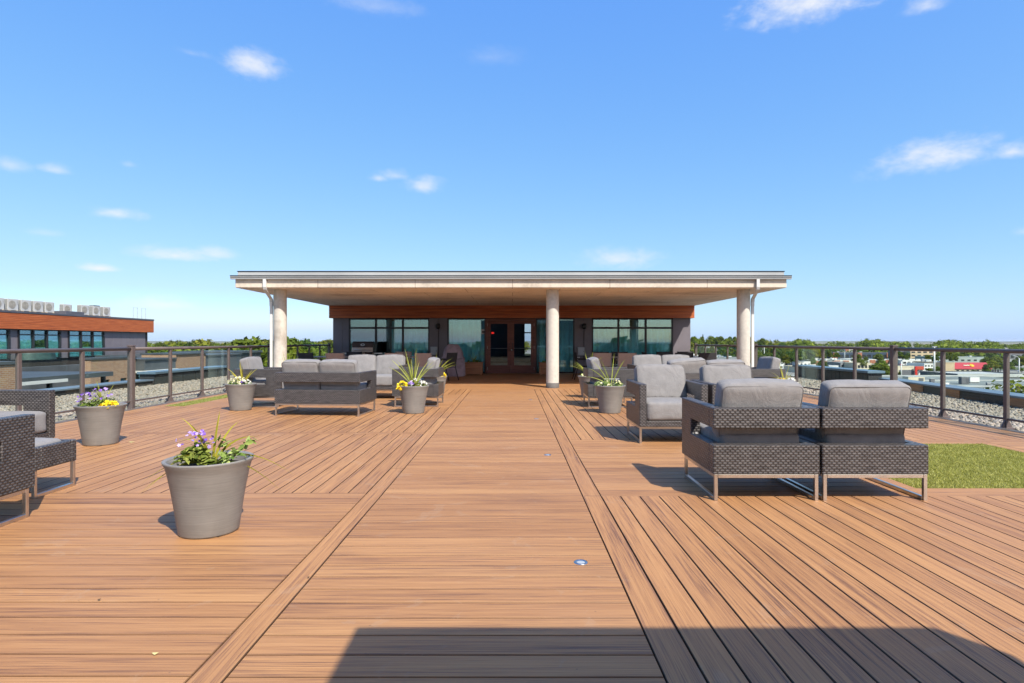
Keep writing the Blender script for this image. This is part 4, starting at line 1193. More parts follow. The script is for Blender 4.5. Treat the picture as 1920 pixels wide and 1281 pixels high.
# ------------------------------------------------------------------ dining tables and sling chairs under the canopy
M['sling'] = simple('tan_sling_fabric', (.36, .265, .22), .85, .08, 40)
M['sling_dark'] = simple('charcoal_sling_fabric', (.035, .033, .036), .85, .08, 40)
M['alu'] = simple('taupe_aluminium', (.32, .285, .255), .4, .06, 4, metallic=.3)
def dining_table(x, y, w_, d_, label):
    t_ = thing('dining_table', label, 'table', (x, y, 0), 0, 'dining tables under the canopy')
    mb = MB()
    n = 8
    for k in range(n): mb.box(-w_/2+.05, w_/2-.05, -d_/2+.05+(d_-.1)*k/n+.004, -d_/2+.05+(d_-.1)*(k+1)/n-.004, .70, .72, .002)
    mb.build('tabletop', M['alu'], t_)
    mb = MB(); mb.box(-w_/2,-w_/2+.049,-d_/2,d_/2,.685,.722,.004); mb.box(w_/2-.049,w_/2,-d_/2,d_/2,.685,.722,.004)
    mb.box(-w_/2+.05,w_/2-.05,-d_/2,-d_/2+.049,.685,.722,.004); mb.box(-w_/2+.05,w_/2-.05,d_/2-.049,d_/2,.685,.722,.004); mb.build('frame', M['alu'], t_)
    for a in (-1, 1):
        for b in (-1, 1):
            mb = MB(); mb.box(a*(w_/2-.04)-.03, a*(w_/2-.04)+.03, b*(d_/2-.04)-.03, b*(d_/2-.04)+.03, 0, .684, .004); mb.build('leg', M['alu'], t_)
    return t_
def sling_chair(label, sling, frame):
    t_ = thing('sling_chair', label, 'dining chair', group='sling chairs at the dining tables')
    w_ = .24
    for s in (-1, 1):
        x = s*.265
        mb = MB(); mb.tube([(x,.25,0),(x,.24,.40),(x,.22,.62),(x,-.20,.64)], .015, 8); mb.tube([(x,-.32,0),(x,-.20,.40),(x,-.27,.86)], .015, 8); mb.tube([(x,.24,.41),(x,-.20,.40)], .013, 8)
        mb.build('side_frame', frame, t_)
        mb = MB(); mb.box(x-.025, x+.025, -.19, .24, .645, .665, .006); mb.build('armrest', frame, t_)
    mb = MB(); mb.box(-w_-.01, w_+.01, -.19, .24, .395, .412, .004); mb.build('seat', sling, t_)
    mb = MB(); M_ = Matrix.Translation((0,-.205,.44)) @ Matrix.Rotation(R(9.5),4,'X'); mb.box(-w_-.01, w_+.01, -.008, .008, 0, .42, .005, M=M_); mb.build('backrest', sling, t_)
    return t_
tanc = sling_chair('', M['sling'], M['alu']); darkc = sling_chair('', M['sling_dark'], M['black_plastic'])
used = set()
def put(kind, x, y, a, label):
    src = tanc if kind == 't' else darkc
    if kind not in used: used.add(kind); o = src
    else: o = dup(src)
    o.location = (x, y, 0); o.rotation_euler = (0, 0, R(a)); o['label'] = label
dining_table(3.25, 18.75, 1.7, .9, 'taupe slatted dining table left of the right dining pair')
put('t', 3.42, 17.95, 0, 'tan sling chair with its back to the camera at the right dining tables')
put('d', 2.95, 19.6, 180, 'dark sling chair on the far side of the left one of the right dining tables')
put('d', 3.6, 19.62, 182, 'dark sling chair facing the camera, right neighbour at the same table')
put('t', 2.72, 18.1, -4, 'tan sling chair half hidden behind the spikes of the right pot')
put('d', 2.25, 18.8, -90, 'dark sling chair at the walkway end of the right dining tables')
dining_table(5.55, 19.1, 1.7, .9, 'taupe slatted dining table near the right end of the pavilion')
put('d', 5.2, 18.25, 2, 'dark sling chair with its back to the camera near the right railing')
put('d', 5.95, 18.3, -3, 'dark sling chair nearest the right column')
put('d', 5.2, 20.0, 180, 'dark sling chair close to the wide curtained window')
put('d', 5.9, 20.0, 178, 'dark sling chair close to the sunlit wall corner')
put('d', 4.5, 19.1, -90, 'dark sling chair between the two right dining tables')
dining_table(-5.75, 19.1, 1.3, .8, 'small dining table beside the left railing under the canopy')
put('t', -5.30, 17.9, 3, 'tan sling chair with its back to the camera in front of the steel barbecue')
put('d', -6.2, 18.25, -20, 'dark sling chair nearest the left railing')
put('d', -5.45, 19.95, 170, 'dark sling chair between the small table and the barbecue')
put('d', -4.85, 18.95, 80, 'dark sling chair at the right end of the small left table')
dining_table(-3.35, 19.0, 1.8, .9, 'taupe slatted dining table in front of the curtained left window')
put('t', -2.58, 17.75, -14, 'tan sling chair behind the spikes of the left walkway pot')
put('t', -3.7, 19.85, 180, 'tan sling chair against the window on the far side of the left table')
put('d', -2.08, 18.3, 62, 'dark framed sling chair turned sideways in front of the covered barbecue')
put('t', -3.6, 18.1, 6, 'tan sling chair hidden behind the left sofas')

# a few dry leaves blown on the boards
def fallen(x, y, lab, col, sz, rz):
    t_ = MB(); n = 8; vs = []
    for i in range(n):
        a = 2*PI*i/n; r_ = sz*(1 if i % 4 == 0 else .86)
        vs.append((r_*math.cos(a), .5*r_*math.sin(a), .003+.006*abs(math.cos(a))))
    vs2 = [(a, b, c+.0012) for a, b, c in vs]
    t_.add(vs+vs2, [tuple(range(n))[::-1], tuple(range(n, 2*n))] + [(i, (i+1)%n, n+(i+1)%n, n+i) for i in range(n)])
    o = t_.build('fallen_leaf', col, fix=False); o.location = (x, y, .001); o.rotation_euler = (0, 0, rz)
    tag(o, lab, 'leaf', 'dry leaves on the deck')
LY = simple('dry_yellow_leaf', (.55,.50,.22), .8); LB = simple('dry_brown_leaf', (.10,.06,.035), .9)
def gp(x, y): D_ = EYE*F/(y-640.5); return (x-961)*D_/F, D_
for (x, y, lab, c, sz, rz) in ((247, 830, 'yellow dry leaf on the boards right of the pansy pot', LY, .034, .2), (291, 1229, 'pale yellow dry leaf at the bottom left of the deck', LY, .012, .1),
        (186, 1127, 'tiny brown leaf crumb on the left boards', LB, .008, .5), (578, 1085, 'tiny brown crumb beside the left border board', LB, .008, 1), (1136, 752, 'pale leaf bit on the boards near the right walkway pot', LY, .022, .4), (1098, 767, 'pale leaf bit left of the right walkway pot', LY, .018, 1.4)):
    px_, py_ = gp(x, y); fallen(px_, py_, lab, c, sz, rz)
M['dark_glass'] = m_glass('wing_window_glass', (.66, .88, .87), .22, ior=3)
# ------------------------------------------------------------------ the other wing of the building, to the left
XW = -36.0
def yx(x, X=XW): return X*F/(x-961)
wing = thing('penthouse_wing', 'long rooftop wing with red cedar band and teal windows on the left', 'building', (XW, 0, 0))
Y0, Y1 = 30.0, 58.6
mb = MB(); mb.box(-10, -.10, Y0, Y1, -3, 2.1); mb.build('core', M['interior_dark'], wing)
def wpanel(a, b):
    mb = MB(); n = max(1, round((b-a)/1.3))
    for i in range(n): mb.box(-.099, 0, a+(b-a)*i/n+.006, a+(b-a)*(i+1)/n-.006, -.12, 2.08, .004)
    mb.build('wall', M['wall_panel'], wing)
PX = [(-250, 16, 'w', 5), (18, 34, 'p', 0), (34, 112, 'w', 3), (112, 128, 'p', 0), (128, 194, 'w', 3), (194, 272.5, 'p', 0)]
for (a, b, k, n) in PX:
    ya, yb = yx(a), yx(b)
    if k == 'p': wpanel(ya, min(yb, Y1)); continue
    fr = MB(); fr.box(-.09, .03, ya, yb, -.12, -.04, .004); fr.box(-.09, .03, ya, yb, 2.02, 2.08, .004); fr.box(-.09, .02, ya, yb, 1.66, 1.74, .004)
    for i in range(n+1):
        ym = ya + (yb-ya)*i/n
        fr.box(-.09, .10, ym-.05, ym+.05, -.039, 1.659, .004); fr.box(-.09, .10, ym-.05, ym+.05, 1.741, 2.019, .004)
    fo = fr.build('window', M['white_metal'] if False else M['frame'], wing)
    for i in range(n):
        y0 = ya+(yb-ya)*i/n+.052; y1 = ya+(yb-ya)*(i+1)/n-.052
        for (c, d) in ((-.038, 1.658), (1.742, 2.018)):
            mb = MB(); mb.box(-.03, -.018, y0, y1, c, d); mb.build('pane', M['dark_glass'], fo)
        # blinds and curtains just inside some of them
        if True:
            mb = MB(); mb.box(-.085, -.08, y0, y1, -.03, 1.65 if (i+n) % 2 else .75); mb.build('blind', M['curtain'], fo)
mb = MB()
for k in range(9): mb.box(.28, .31, Y0, Y1+.35, 2.10+.127*k+.006, 2.10+.127*(k+1)-.004, .004)
mb.box(-9.9, .279, Y1+.32, Y1+.35, 2.10, 3.24)
mb.build('cedar_band', M['cedar'], wing)
mb = MB(); mb.box(-10, .278, Y0, Y1+.318, 2.085, 3.25); mb.build('band_backing', M['joint'], wing)
mb = MB(); mb.box(-10, .34, Y0, Y1+.38, 3.252, 3.40, .01); mb.build('roof_edge', simple('slate_roof_edge', (.075,.075,.09), .5, .1, 1), wing)
mb = MB(); mb.box(-3.2, -.8, 48.8, 50.9, 3.401, 3.72, .01); mb.build('roof_upstand', simple('slate_upstand', (.085,.085,.10), .5, .1, 1), wing)
# lower storey facade under the wing (down to the street)
mb = MB(); mb.box(-10, -.4, Y0, Y1, -18, -3.001); mb.build('lower_wall', M['parapet'], wing)
# air conditioners
ac0 = None
def ac():
    t_ = thing('air_conditioner', '', 'air conditioner', group='white condensers on the left roof')
    mb = MB(); mb.box(-.22, .20, -.50, .50, .17, 1.10, .012); mb.build('casing', simple('aged_white_casing', (.44,.44,.42), .5, .08, 2), t_)
    mb = MB(); mb.lathe([(.001,.012),(.33,.012),(.345,.0)], 12, smooth=False, M=Matrix.Translation((.205,-.10,.64)) @ Matrix.Rotation(R(90),4,'Y')); mb.build('fan_grille', simple('fan_grille', (.27,.25,.21), .6, .2, 12), t_)
    mb = MB(); mb.box(-.18, .16, -.515, -.501, .22, 1.05, .002)
    mb.build('coil', simple('condenser_coil', (.24,.24,.22), .6, .3, 25), t_)
    mb = MB()
    for q in (-.38, .38): mb.box(-.28, .28, q-.07, q+.07, .0, .168, .006)
    mb.build('sleeper', simple('raw_timber', (.38,.29,.16), .8, .1, 6), t_)
    mb = MB(); 
    for z in (.95, .84, .70): mb.box(.201, .207, .36, .42, z, z+.03)
    mb.build('badge', M['black_plastic'], t_)
    return t_
acs = [(43.5, -1.9, 'at the left picture edge'), (44.75, -1.9, 'second in the left row'), (45.95, -1.9, 'third in the left row'), (47.15, -1.9, 'fourth in the left row'), (48.3, -1.9, 'last of the left row, before the gap'),
       (51.2, -2.6, 'set back at the start of the right row'), (52.3, -1.9, 'second in the right row'), (53.75, -1.9, 'third in the right row, with a dark cap'), (55.1, -1.9, 'at the right end, nearest the ladder hoops')]
for i, (y, dx, lab) in enumerate(acs):
    if ac0 is None: ac0 = ac(); o = ac0
    else: o = dup(ac0)
    o.location = (XW+dx, y, 3.40); o.scale = (.94, .94, .92); o['label'] = 'white roof condenser on timber sleepers, ' + lab
    if 'dark cap' in lab:
        mb = MB(); mb.box(-.25, .22, -.4, .4, 1.102, 1.16, .01); mb.build('cap', M['parapet'], o)
t_ = thing('roof_ladder', 'pair of thin ladder hoops standing on the left roof edge', 'ladder', (XW-.2, 56.9, 3.40))
for y in (-.35, .95):
    mb = MB(); mb.tube([(0,y,-.0),(0,y,1.05),(0,y+.62,1.05),(0,y+.62,0)], .024, 8, smooth=False); mb.build('hoop', M['grey_metal'], t_)

# lower terraces between the two wings
M['brick'] = m_brick('tan_brick', (.36, .215, .12), (.27, .135, .075), (.36, .30, .235))
M['slab_top'] = simple('dark_slab_top', (.06, .068, .072), .5, .2, .7)
def brick_block(label, x0, x1, y0, y1, z0, z1, wins=()):
    t_ = thing('brick_stair_block', label, 'building', (0,0,0), 0, 'tan brick blocks of the lower terraces')
    mb = MB()
    zc = z0
    face = []
    # front (+x) wall with openings: built as piers and lintels
    if wins:
        ys = [y0] + [q for w_ in wins for q in (w_[0], w_[1])] + [y1]
        zb, zt = wins[0][2], wins[0][3]
        mb.box(x1-.25, x1, y0, y1, zt, z1); mb.box(x1-.25, x1, y0, y1, z0, zb)
        for a, b in zip(ys[0::2], ys[1::2]): mb.box(x1-.25, x1, a, b, zb, zt)
        mb.box(x0, x1-.25, y0, y1, z0, z1)
    else: mb.box(x0, x1, y0, y1, z0, z1)
    mb.build('wall', M['brick'], t_, fix=False)
    for w_ in wins:
        mb = MB(); mb.box(x1-.249, x1-.12, w_[0]+.002, w_[1]-.002, w_[2]+.002, w_[3]-.002); mb.build('window', M['interior_dark'], t_)
        mb = MB(); mb.box(x1-.115, x1-.10, w_[0]+.002, w_[1]-.002, w_[2]+.002, w_[3]-.002); mb.build('pane', M['glass_window'], t_)
    mb = MB(); mb.box(x0-.06, x1+.06, y0-.06, y1+.06, z1+.002, z1+.13, .01); mb.build('cap', M['slab_top'], t_)
    return t_
Xb = -25.0
def zb_(y, Y): return EYE-(y-640.5)*Y/F
brick_block('tan brick block with two slim windows below the left wing', -25.6, Xb, yx(170, Xb), yx(254, Xb), -18, .10,
            wins=((yx(195,Xb), yx(206,Xb), -3.2, -1.15), (yx(226,Xb), yx(238,Xb), -3.2, -1.15)))
brick_block('tan brick block at the left picture edge behind the railing', -24, -19.6, 15, yx(29,-19.6), -18, .30)
t_ = thing('terrace_roof', 'flat dark canopy roof with pale fascia over the shaded left terrace', 'canopy', (0,0,0))
mb = MB(); mb.box(-27, -20.0, 21.5, 29.7, -.52, -.30, .01); mb.build('roof', M['slab_top'], t_)
mb = MB(); mb.box(-19.998, -19.95, 21.5, 26.6, -.60, -.46, .004); mb.build('fascia', M['white_metal'], t_)
for y in (22.2, 25.8, 29.2):
    mb = MB(); mb.box(-20.3, -20.15, y, y+.15, -4, -.525); mb.build('post', M['frame'], t_)
mb = MB(); mb.box(-27, -26.7, 21.5, 29.7, -4, -.525); mb.build('wall', M['interior_dark'], t_)
t_ = thing('terrace', 'dark lower terrace floor and glass balustrade under the left wing', 'terrace', (0,0,0))
mb = MB(); mb.box(-33, -19, 18, 42, -18, -4.0); mb.build('floor', M['slab_top'], t_)
mb = MB(); mb.box(-31.5, -31.2, 27, 43, -3.99, -.45, .01); mb.build('parapet', simple('slate_parapet', (.105,.11,.115), .55, .2, .6), t_)
mb = MB(); mb.box(-31.25, -31.22, 27, 41, -.44, .55); mb.build('glass_panel', M['glass_rail'], t_)
mb = MB(); mb.tube([(-31.23,27,.60),(-31.23,41,.60)], .04, 8); mb.build('handrail', M['rail'], t_)
# rattan furniture in the shade below
t_ = thing('covered_table', 'terrace table under a dark green tarpaulin behind the glass, left wing', 'covered table', (-34.2, 42.6, -.10))
mb = MB(); mb.lathe([(.9,0),(.85,.35),(.8,.72),(.5,.80),(.001,.83)], 14, M=Matrix.Scale(1.6,4,(0,1,0))); mb.build('tarpaulin', simple('green_tarpaulin', (.03,.06,.055), .6, .3, 2, bump=.6, bscale=3), t_)
# stacked low roofs towards the woods
def low_roof(label, x0, x1, y0, y1, z, mat=None, top=None):
    t_ = thing('low_roof', label, 'roof', (0,0,0), 0, 'low flat roofs beyond the left railing')
    mb = MB(); mb.box(x0, x1, y0, y1, -18, z-.20); mb.build('wall', mat or M['parapet'], t_)
    mb = MB(); mb.box(x0-.15, x1+.15, y0-.15, y1+.15, z-.198, z, .01); mb.build('cap', top or M['slab_top'], t_)
low_roof('low dark roof beside the end of the left wing', -35, -28.5, 50, 56, .02, None, M['slab_top'])
low_roof('small pale box roof at the corner of the left wing', -31.5, -29.2, 47.5, 49.8, -.05, simple('pale_render', (.42,.40,.35), .8), M['slab_top'])
low_roof('low slate roof behind the tan brick parapet', -31, -25.5, 54, 60, .30)
SLATE = simple('slate_cladding', (.085,.095,.10), .5, .2, .6)
def stacked(label, y0, y1, z1, z2, mat, cap, fascia=None):
    t_ = thing('low_terrace', label, 'building', (0,0,0), 0, 'low terraces in line behind the left railing')
    mb = MB(); mb.box(-27, -24.5, y0, y1, z2, z1); mb.build('wall', mat, t_, fix=False)
    mb = MB(); mb.box(-27.1, -24.4, y0-.02, y1, z1+.002, z1+.12, .01); mb.build('cap', cap, t_)
    if fascia:
        mb = MB(); mb.box(-27, -24.3, y0, y1, z2-.16, z2-.002, .01); mb.build('fascia', fascia, t_)
        mb = MB(); mb.box(-27, -25.2, y0, y1, -18, z2-.162); mb.build('recess', M['interior_dark'], t_)
        mb = MB(); mb.box(-25.1, -25.07, y0+.3, y0+1.2, z2-2.2, z2-.162); mb.build('pane', M['glass_window'], t_)
stacked('slate clad terrace front with pale fascia right of the tan brick block', 39.45, 43.1, -.08, -.75, SLATE, M['slab_top'], M['white_metal'])
stacked('short tan brick terrace front with dark cap, left of the pale glass reflection', 43.12, 47.3, .22, -18, M['brick'], M['slab_top'])
stacked('dark terrace front running on from the short brick one', 47.32, 53.5, .02, -18, SLATE, M['slab_top'])


# ------------------------------------------------------------------ terrain
def ground_z(X, Y):
    D = math.hypot(X, Y)
    z = -18.0
    z += 9.0*max(0, min(1, (D-620)/700))**1.2
    z += 14.0*math.exp(-(((X-212)/66)**2 + ((Y-610)/105)**2))
    if X < 0: z += 4.8*min(1, max(0, (-X-8)/14))*min(1, max(0, (Y-45)/25))*max(0, min(1, (900-Y)/300))
    z += 3*math.exp(-(((X-40)/110)**2 + ((Y-900)/200)**2))
    return z
N = 130
gx_ = np.concatenate([-np.geomspace(9000, 60, 60), np.linspace(-50, 50, 11), np.geomspace(60, 9000, 60)])
gy_ = np.concatenate([-np.geomspace(9000, 60, 40), np.linspace(-50, 50, 11), np.geomspace(60, 9000, 90)])
# finer where the hill stands
gx_ = np.unique(np.concatenate([gx_, np.linspace(60, 480, 43)])); gy_ = np.unique(np.concatenate([gy_, np.linspace(350, 1300, 70)]))
V = np.array([(x, y, ground_z(x, y)) for y in gy_ for x in gx_]); nx_ = len(gx_)
Fq = np.array([(j*nx_+i, j*nx_+i+1, (j+1)*nx_+i+1, (j+1)*nx_+i) for j in range(len(gy_)-1) for i in range(nx_-1)])
def m_ground():
    t = NT('town_ground')
    p = t.pos()
    a = t.noise(p, .012, 5); b = t.noise(p, .06, 4)
    col = t.ramp(a, [(.36, (.05,.085,.025)), (.46, (.10,.12,.05)), (.5, (.23,.225,.20)), (.60, (.30,.29,.27)), (.66, (.09,.13,.04))], 'LINEAR')
    col = t.mix(t.math('MULTIPLY', b, .4), col, (.16,.16,.14))
    return t.done(t.principled(Base_Color=col, Roughness=.95, Specular_IOR_Level=.1))
g_o = link('ground', np_mesh('ground', V, Fq, m_ground(), True)); tag(g_o, kind='structure')
# ridge of hills on the skyline
ang = np.linspace(-1.25, 1.25, 260); vs = []; fs = []
rs = np.random.RandomState(5)
prof_ = 0 + 5*np.interp(ang, np.linspace(-1.3, 1.3, 40), rs.uniform(0, 1, 40)) + 3*np.interp(ang, np.linspace(-1.3,1.3,130), rs.uniform(0,1,130))
for i, a in enumerate(ang):
    for (d, z) in ((6200, -30), (7000, prof_[i]), (8200, prof_[i]*.6)): vs.append((d*math.sin(a), d*math.cos(a), z))
for i in range(len(ang)-1):
    for k in range(2): fs.append((i*3+k, i*3+k+1, i*3+3+k+1, i*3+3+k))
mb = MB(); mb.add(vs, fs, True)
tag(mb.build('hills', simple('distant_hills', (.075,.10,.06), .95, .3, .002, world=True), fix=False), kind='structure')

# ------------------------------------------------------------------ trees
def crown_mesh(name, seed, r, h, lumps, per, leaf, mat, cone=False):
    """crown filled with leaf sprays: lumps of unequal size, leaves through each lump's outer volume"""
    rs = np.random.RandomState(seed)
    Vv = []; T = []
    for k in range(lumps):
        if cone:
            q = rs.uniform(.02, 1)**.8; a = rs.uniform(0, 2*PI); rr = r*(1-q)*rs.uniform(.35, 1)
            c = np.array([rr*math.cos(a), rr*math.sin(a), h*(.12+.85*q)]); lr = r*(.16+.32*(1-q))
        else:
            a = rs.uniform(0, 2*PI); e = rs.uniform(-.45, 1.0); rr = r*.68*math.sqrt(max(.05, 1-e*e))*rs.uniform(.55, 1.05)
            c = np.array([rr*math.cos(a), rr*math.sin(a), h*.60 + e*h*.33]); lr = r*rs.uniform(.26, .46)
        n = per
        d = rs.normal(0, 1, (n, 3)); d /= np.linalg.norm(d, axis=1)[:, None]
        p = c + d*(lr*rs.uniform(.55, 1.08, (n, 1)))*np.array([1, 1, .75])
        nm = d*.8 + np.array([0, 0, .35]) + rs.normal(0, .5, (n, 3)); nm /= np.linalg.norm(nm, axis=1)[:, None]
        u = np.cross(nm, rs.normal(0, 1, (n, 3))); u /= np.linalg.norm(u, axis=1)[:, None]; v = np.cross(nm, u)
        s_ = leaf*rs.uniform(.5, 1.35, (n, 1))
        Vv.append(np.stack([p+u*s_, p+v*s_*.62, p-u*s_*.9, p-v*s_*.62], 1)); T.append(np.clip(rs.normal(.5, .2, n)+.18*rs.normal(), 0, 1))
    Vv = np.concatenate(Vv).reshape(-1, 3); T = np.concatenate(T)
    return np_mesh(name, Vv, np.arange(len(Vv)).reshape(-1, 4), mat, False, T)
def trunk_mesh(h, r0):
    mb = MB(); rs = random.Random(int(h*10))
    mb.tube([(0,0,-1),(0.05,0,h*.3),(.1,.05,h*.75)], [r0, r0*.75, r0*.3], 8)
    for k in range(4):
        a = k*1.7; mb.tube([(0.05,0,h*(.3+.08*k)),(math.cos(a)*h*.12,math.sin(a)*h*.12,h*(.45+.08*k)),(math.cos(a)*h*.24,math.sin(a)*h*.24,h*(.58+.08*k))], [r0*.45, r0*.3, r0*.12], 6)
    return mb.mesh('trunk', M['bark'])
CR = [crown_mesh('crown', 1, 4.6, 12, 28, 120, .42, M['leaf_tree']), crown_mesh('crown', 2, 5.4, 11, 32, 115, .44, M['leaf_tree']), crown_mesh('crown', 3, 3.8, 13, 26, 115, .40, M['leaf_tree']),
      crown_mesh('crown', 4, 4.2, 12.5, 26, 115, .42, M['leaf_pine']), crown_mesh('crown', 5, 2.7, 15, 44, 66, .36, M['leaf_pine'], True)]
TR = trunk_mesh(12, .28)
KIND = ['broad', 'broad', 'tall', 'dark', 'dark conical']
def tree(x, y, kind, s, label, group, z=None):
    zz = ground_z(x, y) if z is None else z
    nm = 'conifer' if kind == 4 else 'tree'
    t_ = thing(nm, label, 'tree', (x, y, zz), random.uniform(0, 6.28), group)
    sc = s*random.uniform(.92, 1.08)
    t_.scale = (sc*random.uniform(.9, 1.15), sc*random.uniform(.9, 1.15), sc)
    link('trunk', TR, t_); link('crown', CR[kind], t_)
    return t_
LW = {0: 'round broad crowned green tree of the wood beyond the left railing', 1: 'round broad crowned green tree of the wood beyond the left railing', 2: 'tall narrow green tree of the wood beyond the left railing',
      3: 'dark green tree of the wood beyond the left railing', 4: 'dark conical evergreen of the wood beyond the left railing'}
random.seed(21)
for (D, s) in ((78, 1.12), (92, 1.16), (108, 1.18), (128, 1.2), (152, 1.22), (182, 1.22), (220, 1.22), (270, 1.22), (330, 1.22), (400, 1.2), (480, 1.15)):
    x0 = (225-961)*D/F; x1 = (640-961)*D/F
    if D < 140: x0 = (300-961)*D/F
    st = 6.2 + D*.010; x = x0 + random.uniform(0, st)
    while x < x1:
        k = random.choice([0, 0, 1, 1, 2, 3, 3, 4 if D > 120 else 1])
        X, Y = x + random.uniform(-1.5, 1.5), D + random.uniform(-5, 5)*(1+D/300)
        # crown tops follow the skyline of the photograph: lower on the left, higher near the column
        tree(X, Y, k, 1.07*random.uniform(.86, 1.09)*(.96 if X/D < -.5 else 1.02)*{0:1,1:1.05,2:.93,3:.97,4:.80}[k], LW[k], 'trees of the wood beyond the left railing')
        x += st*random.uniform(.8, 1.25)
RH = {0: 'round broad crowned tree on the wooded hill right of the pavilion', 1: 'round broad crowned tree on the wooded hill right of the pavilion', 2: 'tall narrow tree on the wooded hill right of the pavilion',
      3: 'dark tree on the wooded hill right of the pavilion', 4: 'dark conical evergreen on the wooded hill right of the pavilion'}
for D in (405, 422, 440, 462, 486, 512, 540, 570, 605, 640):
    x0 = (1285-961)*D/F; x1 = (1535-961)*D/F
    if D < 440: x1 = (1500-961)*D/F
    x = x0 + random.uniform(0, 5)
    while x < x1:
        k = random.choice([0, 0, 1, 1, 2, 3, 3, 3, 4])
        X, Y = x + random.uniform(-2, 2), D + random.uniform(-9, 9)
        s = random.uniform(.85, 1.15)*{0:1,1:1.05,2:.93,3:.97,4:.85}[k]*(.93 if D < 460 else .90)
        tree(X, Y, k, s, RH[k], 'trees on the wooded hill right of the pavilion')
        x += random.uniform(7, 10)
# distant wood as one mass all round the horizon
def far_wood(name, label, a0, a1, D0, D1, n, seed, zoff=0.0, h0=9, h1=15):
    rs = np.random.RandomState(seed); Vv = []; T = []
    for _ in range(n):
        a = rs.uniform(a0, a1); D = D0*(D1/D0)**rs.uniform(0, 1); X, Y = D*math.sin(a), D*math.cos(a)
        g = .5+.25*math.sin(a*61+seed)+.25*math.sin(a*143+2*seed); h = rs.uniform(h0, h1)*(.45+.75*g); r = h*rs.uniform(.34, .62); z = ground_z(X, Y)+zoff
        m = 70; d = rs.normal(0, 1, (m, 3)); d /= np.linalg.norm(d, axis=1)[:, None]
        lump = 1 + .22*np.sin(d[:, :1]*5+rs.uniform(0, 6))*np.cos(d[:, 1:2]*4+rs.uniform(0, 6))
        p = np.array([X, Y, z+h*.55]) + d*lump*np.array([r, r, h*.45])*rs.uniform(.7, 1.05, (m, 1))
        nm = d*.8+np.array([0,0,.4])+rs.normal(0, .4, (m, 3)); nm /= np.linalg.norm(nm, axis=1)[:, None]
        u = np.cross(nm, rs.normal(0, 1, (m, 3))); u /= np.linalg.norm(u, axis=1)[:, None]; v = np.cross(nm, u)
        s_ = r*.34*rs.uniform(.5, 1.2, (m, 1))
        Vv.append(np.stack([p+u*s_, p+v*s_*.7, p-u*s_, p-v*s_*.7], 1)); T.append(np.clip(rs.normal(.5, .16, m)+.2*rs.normal(), 0, 1))
    Vv = np.concatenate(Vv).reshape(-1, 3)
    o = link(name, np_mesh(name, Vv, np.arange(len(Vv)).reshape(-1, 4), M['leaf_tree'], False, np.concatenate(T)))
    return tag(o, label, 'wood', kind='stuff')
far_wood('distant_wood', 'distant wooded skyline behind the town on the right', .42, .80, 740, 1700, 900, 31, -2.5, 8, 17)
far_wood('distant_wood', 'distant wooded skyline behind the left wing and the left wood', -.80, -.22, 560, 1700, 1100, 32)
far_wood('distant_wood', 'wooded horizon hidden behind the pavilion', -.22, .42, 760, 1700, 400, 34)
far_wood('distant_wood', 'wooded horizon behind the viewpoint, mirrored in the windows', 2.3, 4.0, 160, 600, 500, 33, 0, 10, 17)

# the air: one closed box round everything
mb = MB(); mb.box(-9600, 9600, -9600, 9600, -34, 24)
hz = mb.build('haze', None)
t = NT('thin_haze'); vol = t.n('ShaderNodeVolumePrincipled', {'Color': (.97, .985, 1.0, 1), 'Density': HAZE, 'Anisotropy': 0.0}); t.t.links.new(vol.outputs[0], t.out.inputs['Volume'])
hz.data.materials.append(t.m); tag(hz, kind='stuff')
# ------------------------------------------------------------------ the town below on the right
random.seed(77)
def fac(name, col): return simple(name, col, .8, .08, .15)
FC = {'cream': fac('cream_render', (.58,.52,.38)), 'white': fac('white_render', (.66,.66,.62)), 'tan': fac('tan_brick_wall', (.46,.36,.23)), 'navy': fac('navy_glazed_wall', (.035,.06,.10)),
      'grey': fac('grey_wall', (.26,.27,.28)), 'dgrey': fac('dark_grey_wall', (.12,.125,.135)), 'orange': fac('orange_brick_wall', (.33,.13,.07)), 'red': fac('red_sign_panel', (.50,.03,.02)),
      'redroof': simple('dark_red_metal_roof', (.36,.035,.045), .45, .06, .3), 'rooflight': fac('pale_flat_roof', (.40,.42,.40)), 'roofgreen': fac('pale_green_grey_roof', (.29,.33,.31)), 'roofdark': fac('dark_flat_roof', (.13,.14,.145)),
      'teal': fac('teal_roof', (.10,.21,.24)), 'redtile': fac('red_fascia', (.44,.07,.035))}
WIN = simple('distant_window', (.025,.03,.035), .25, .1, 1, spec=.6)
GZ = -18.0
WINME = {}
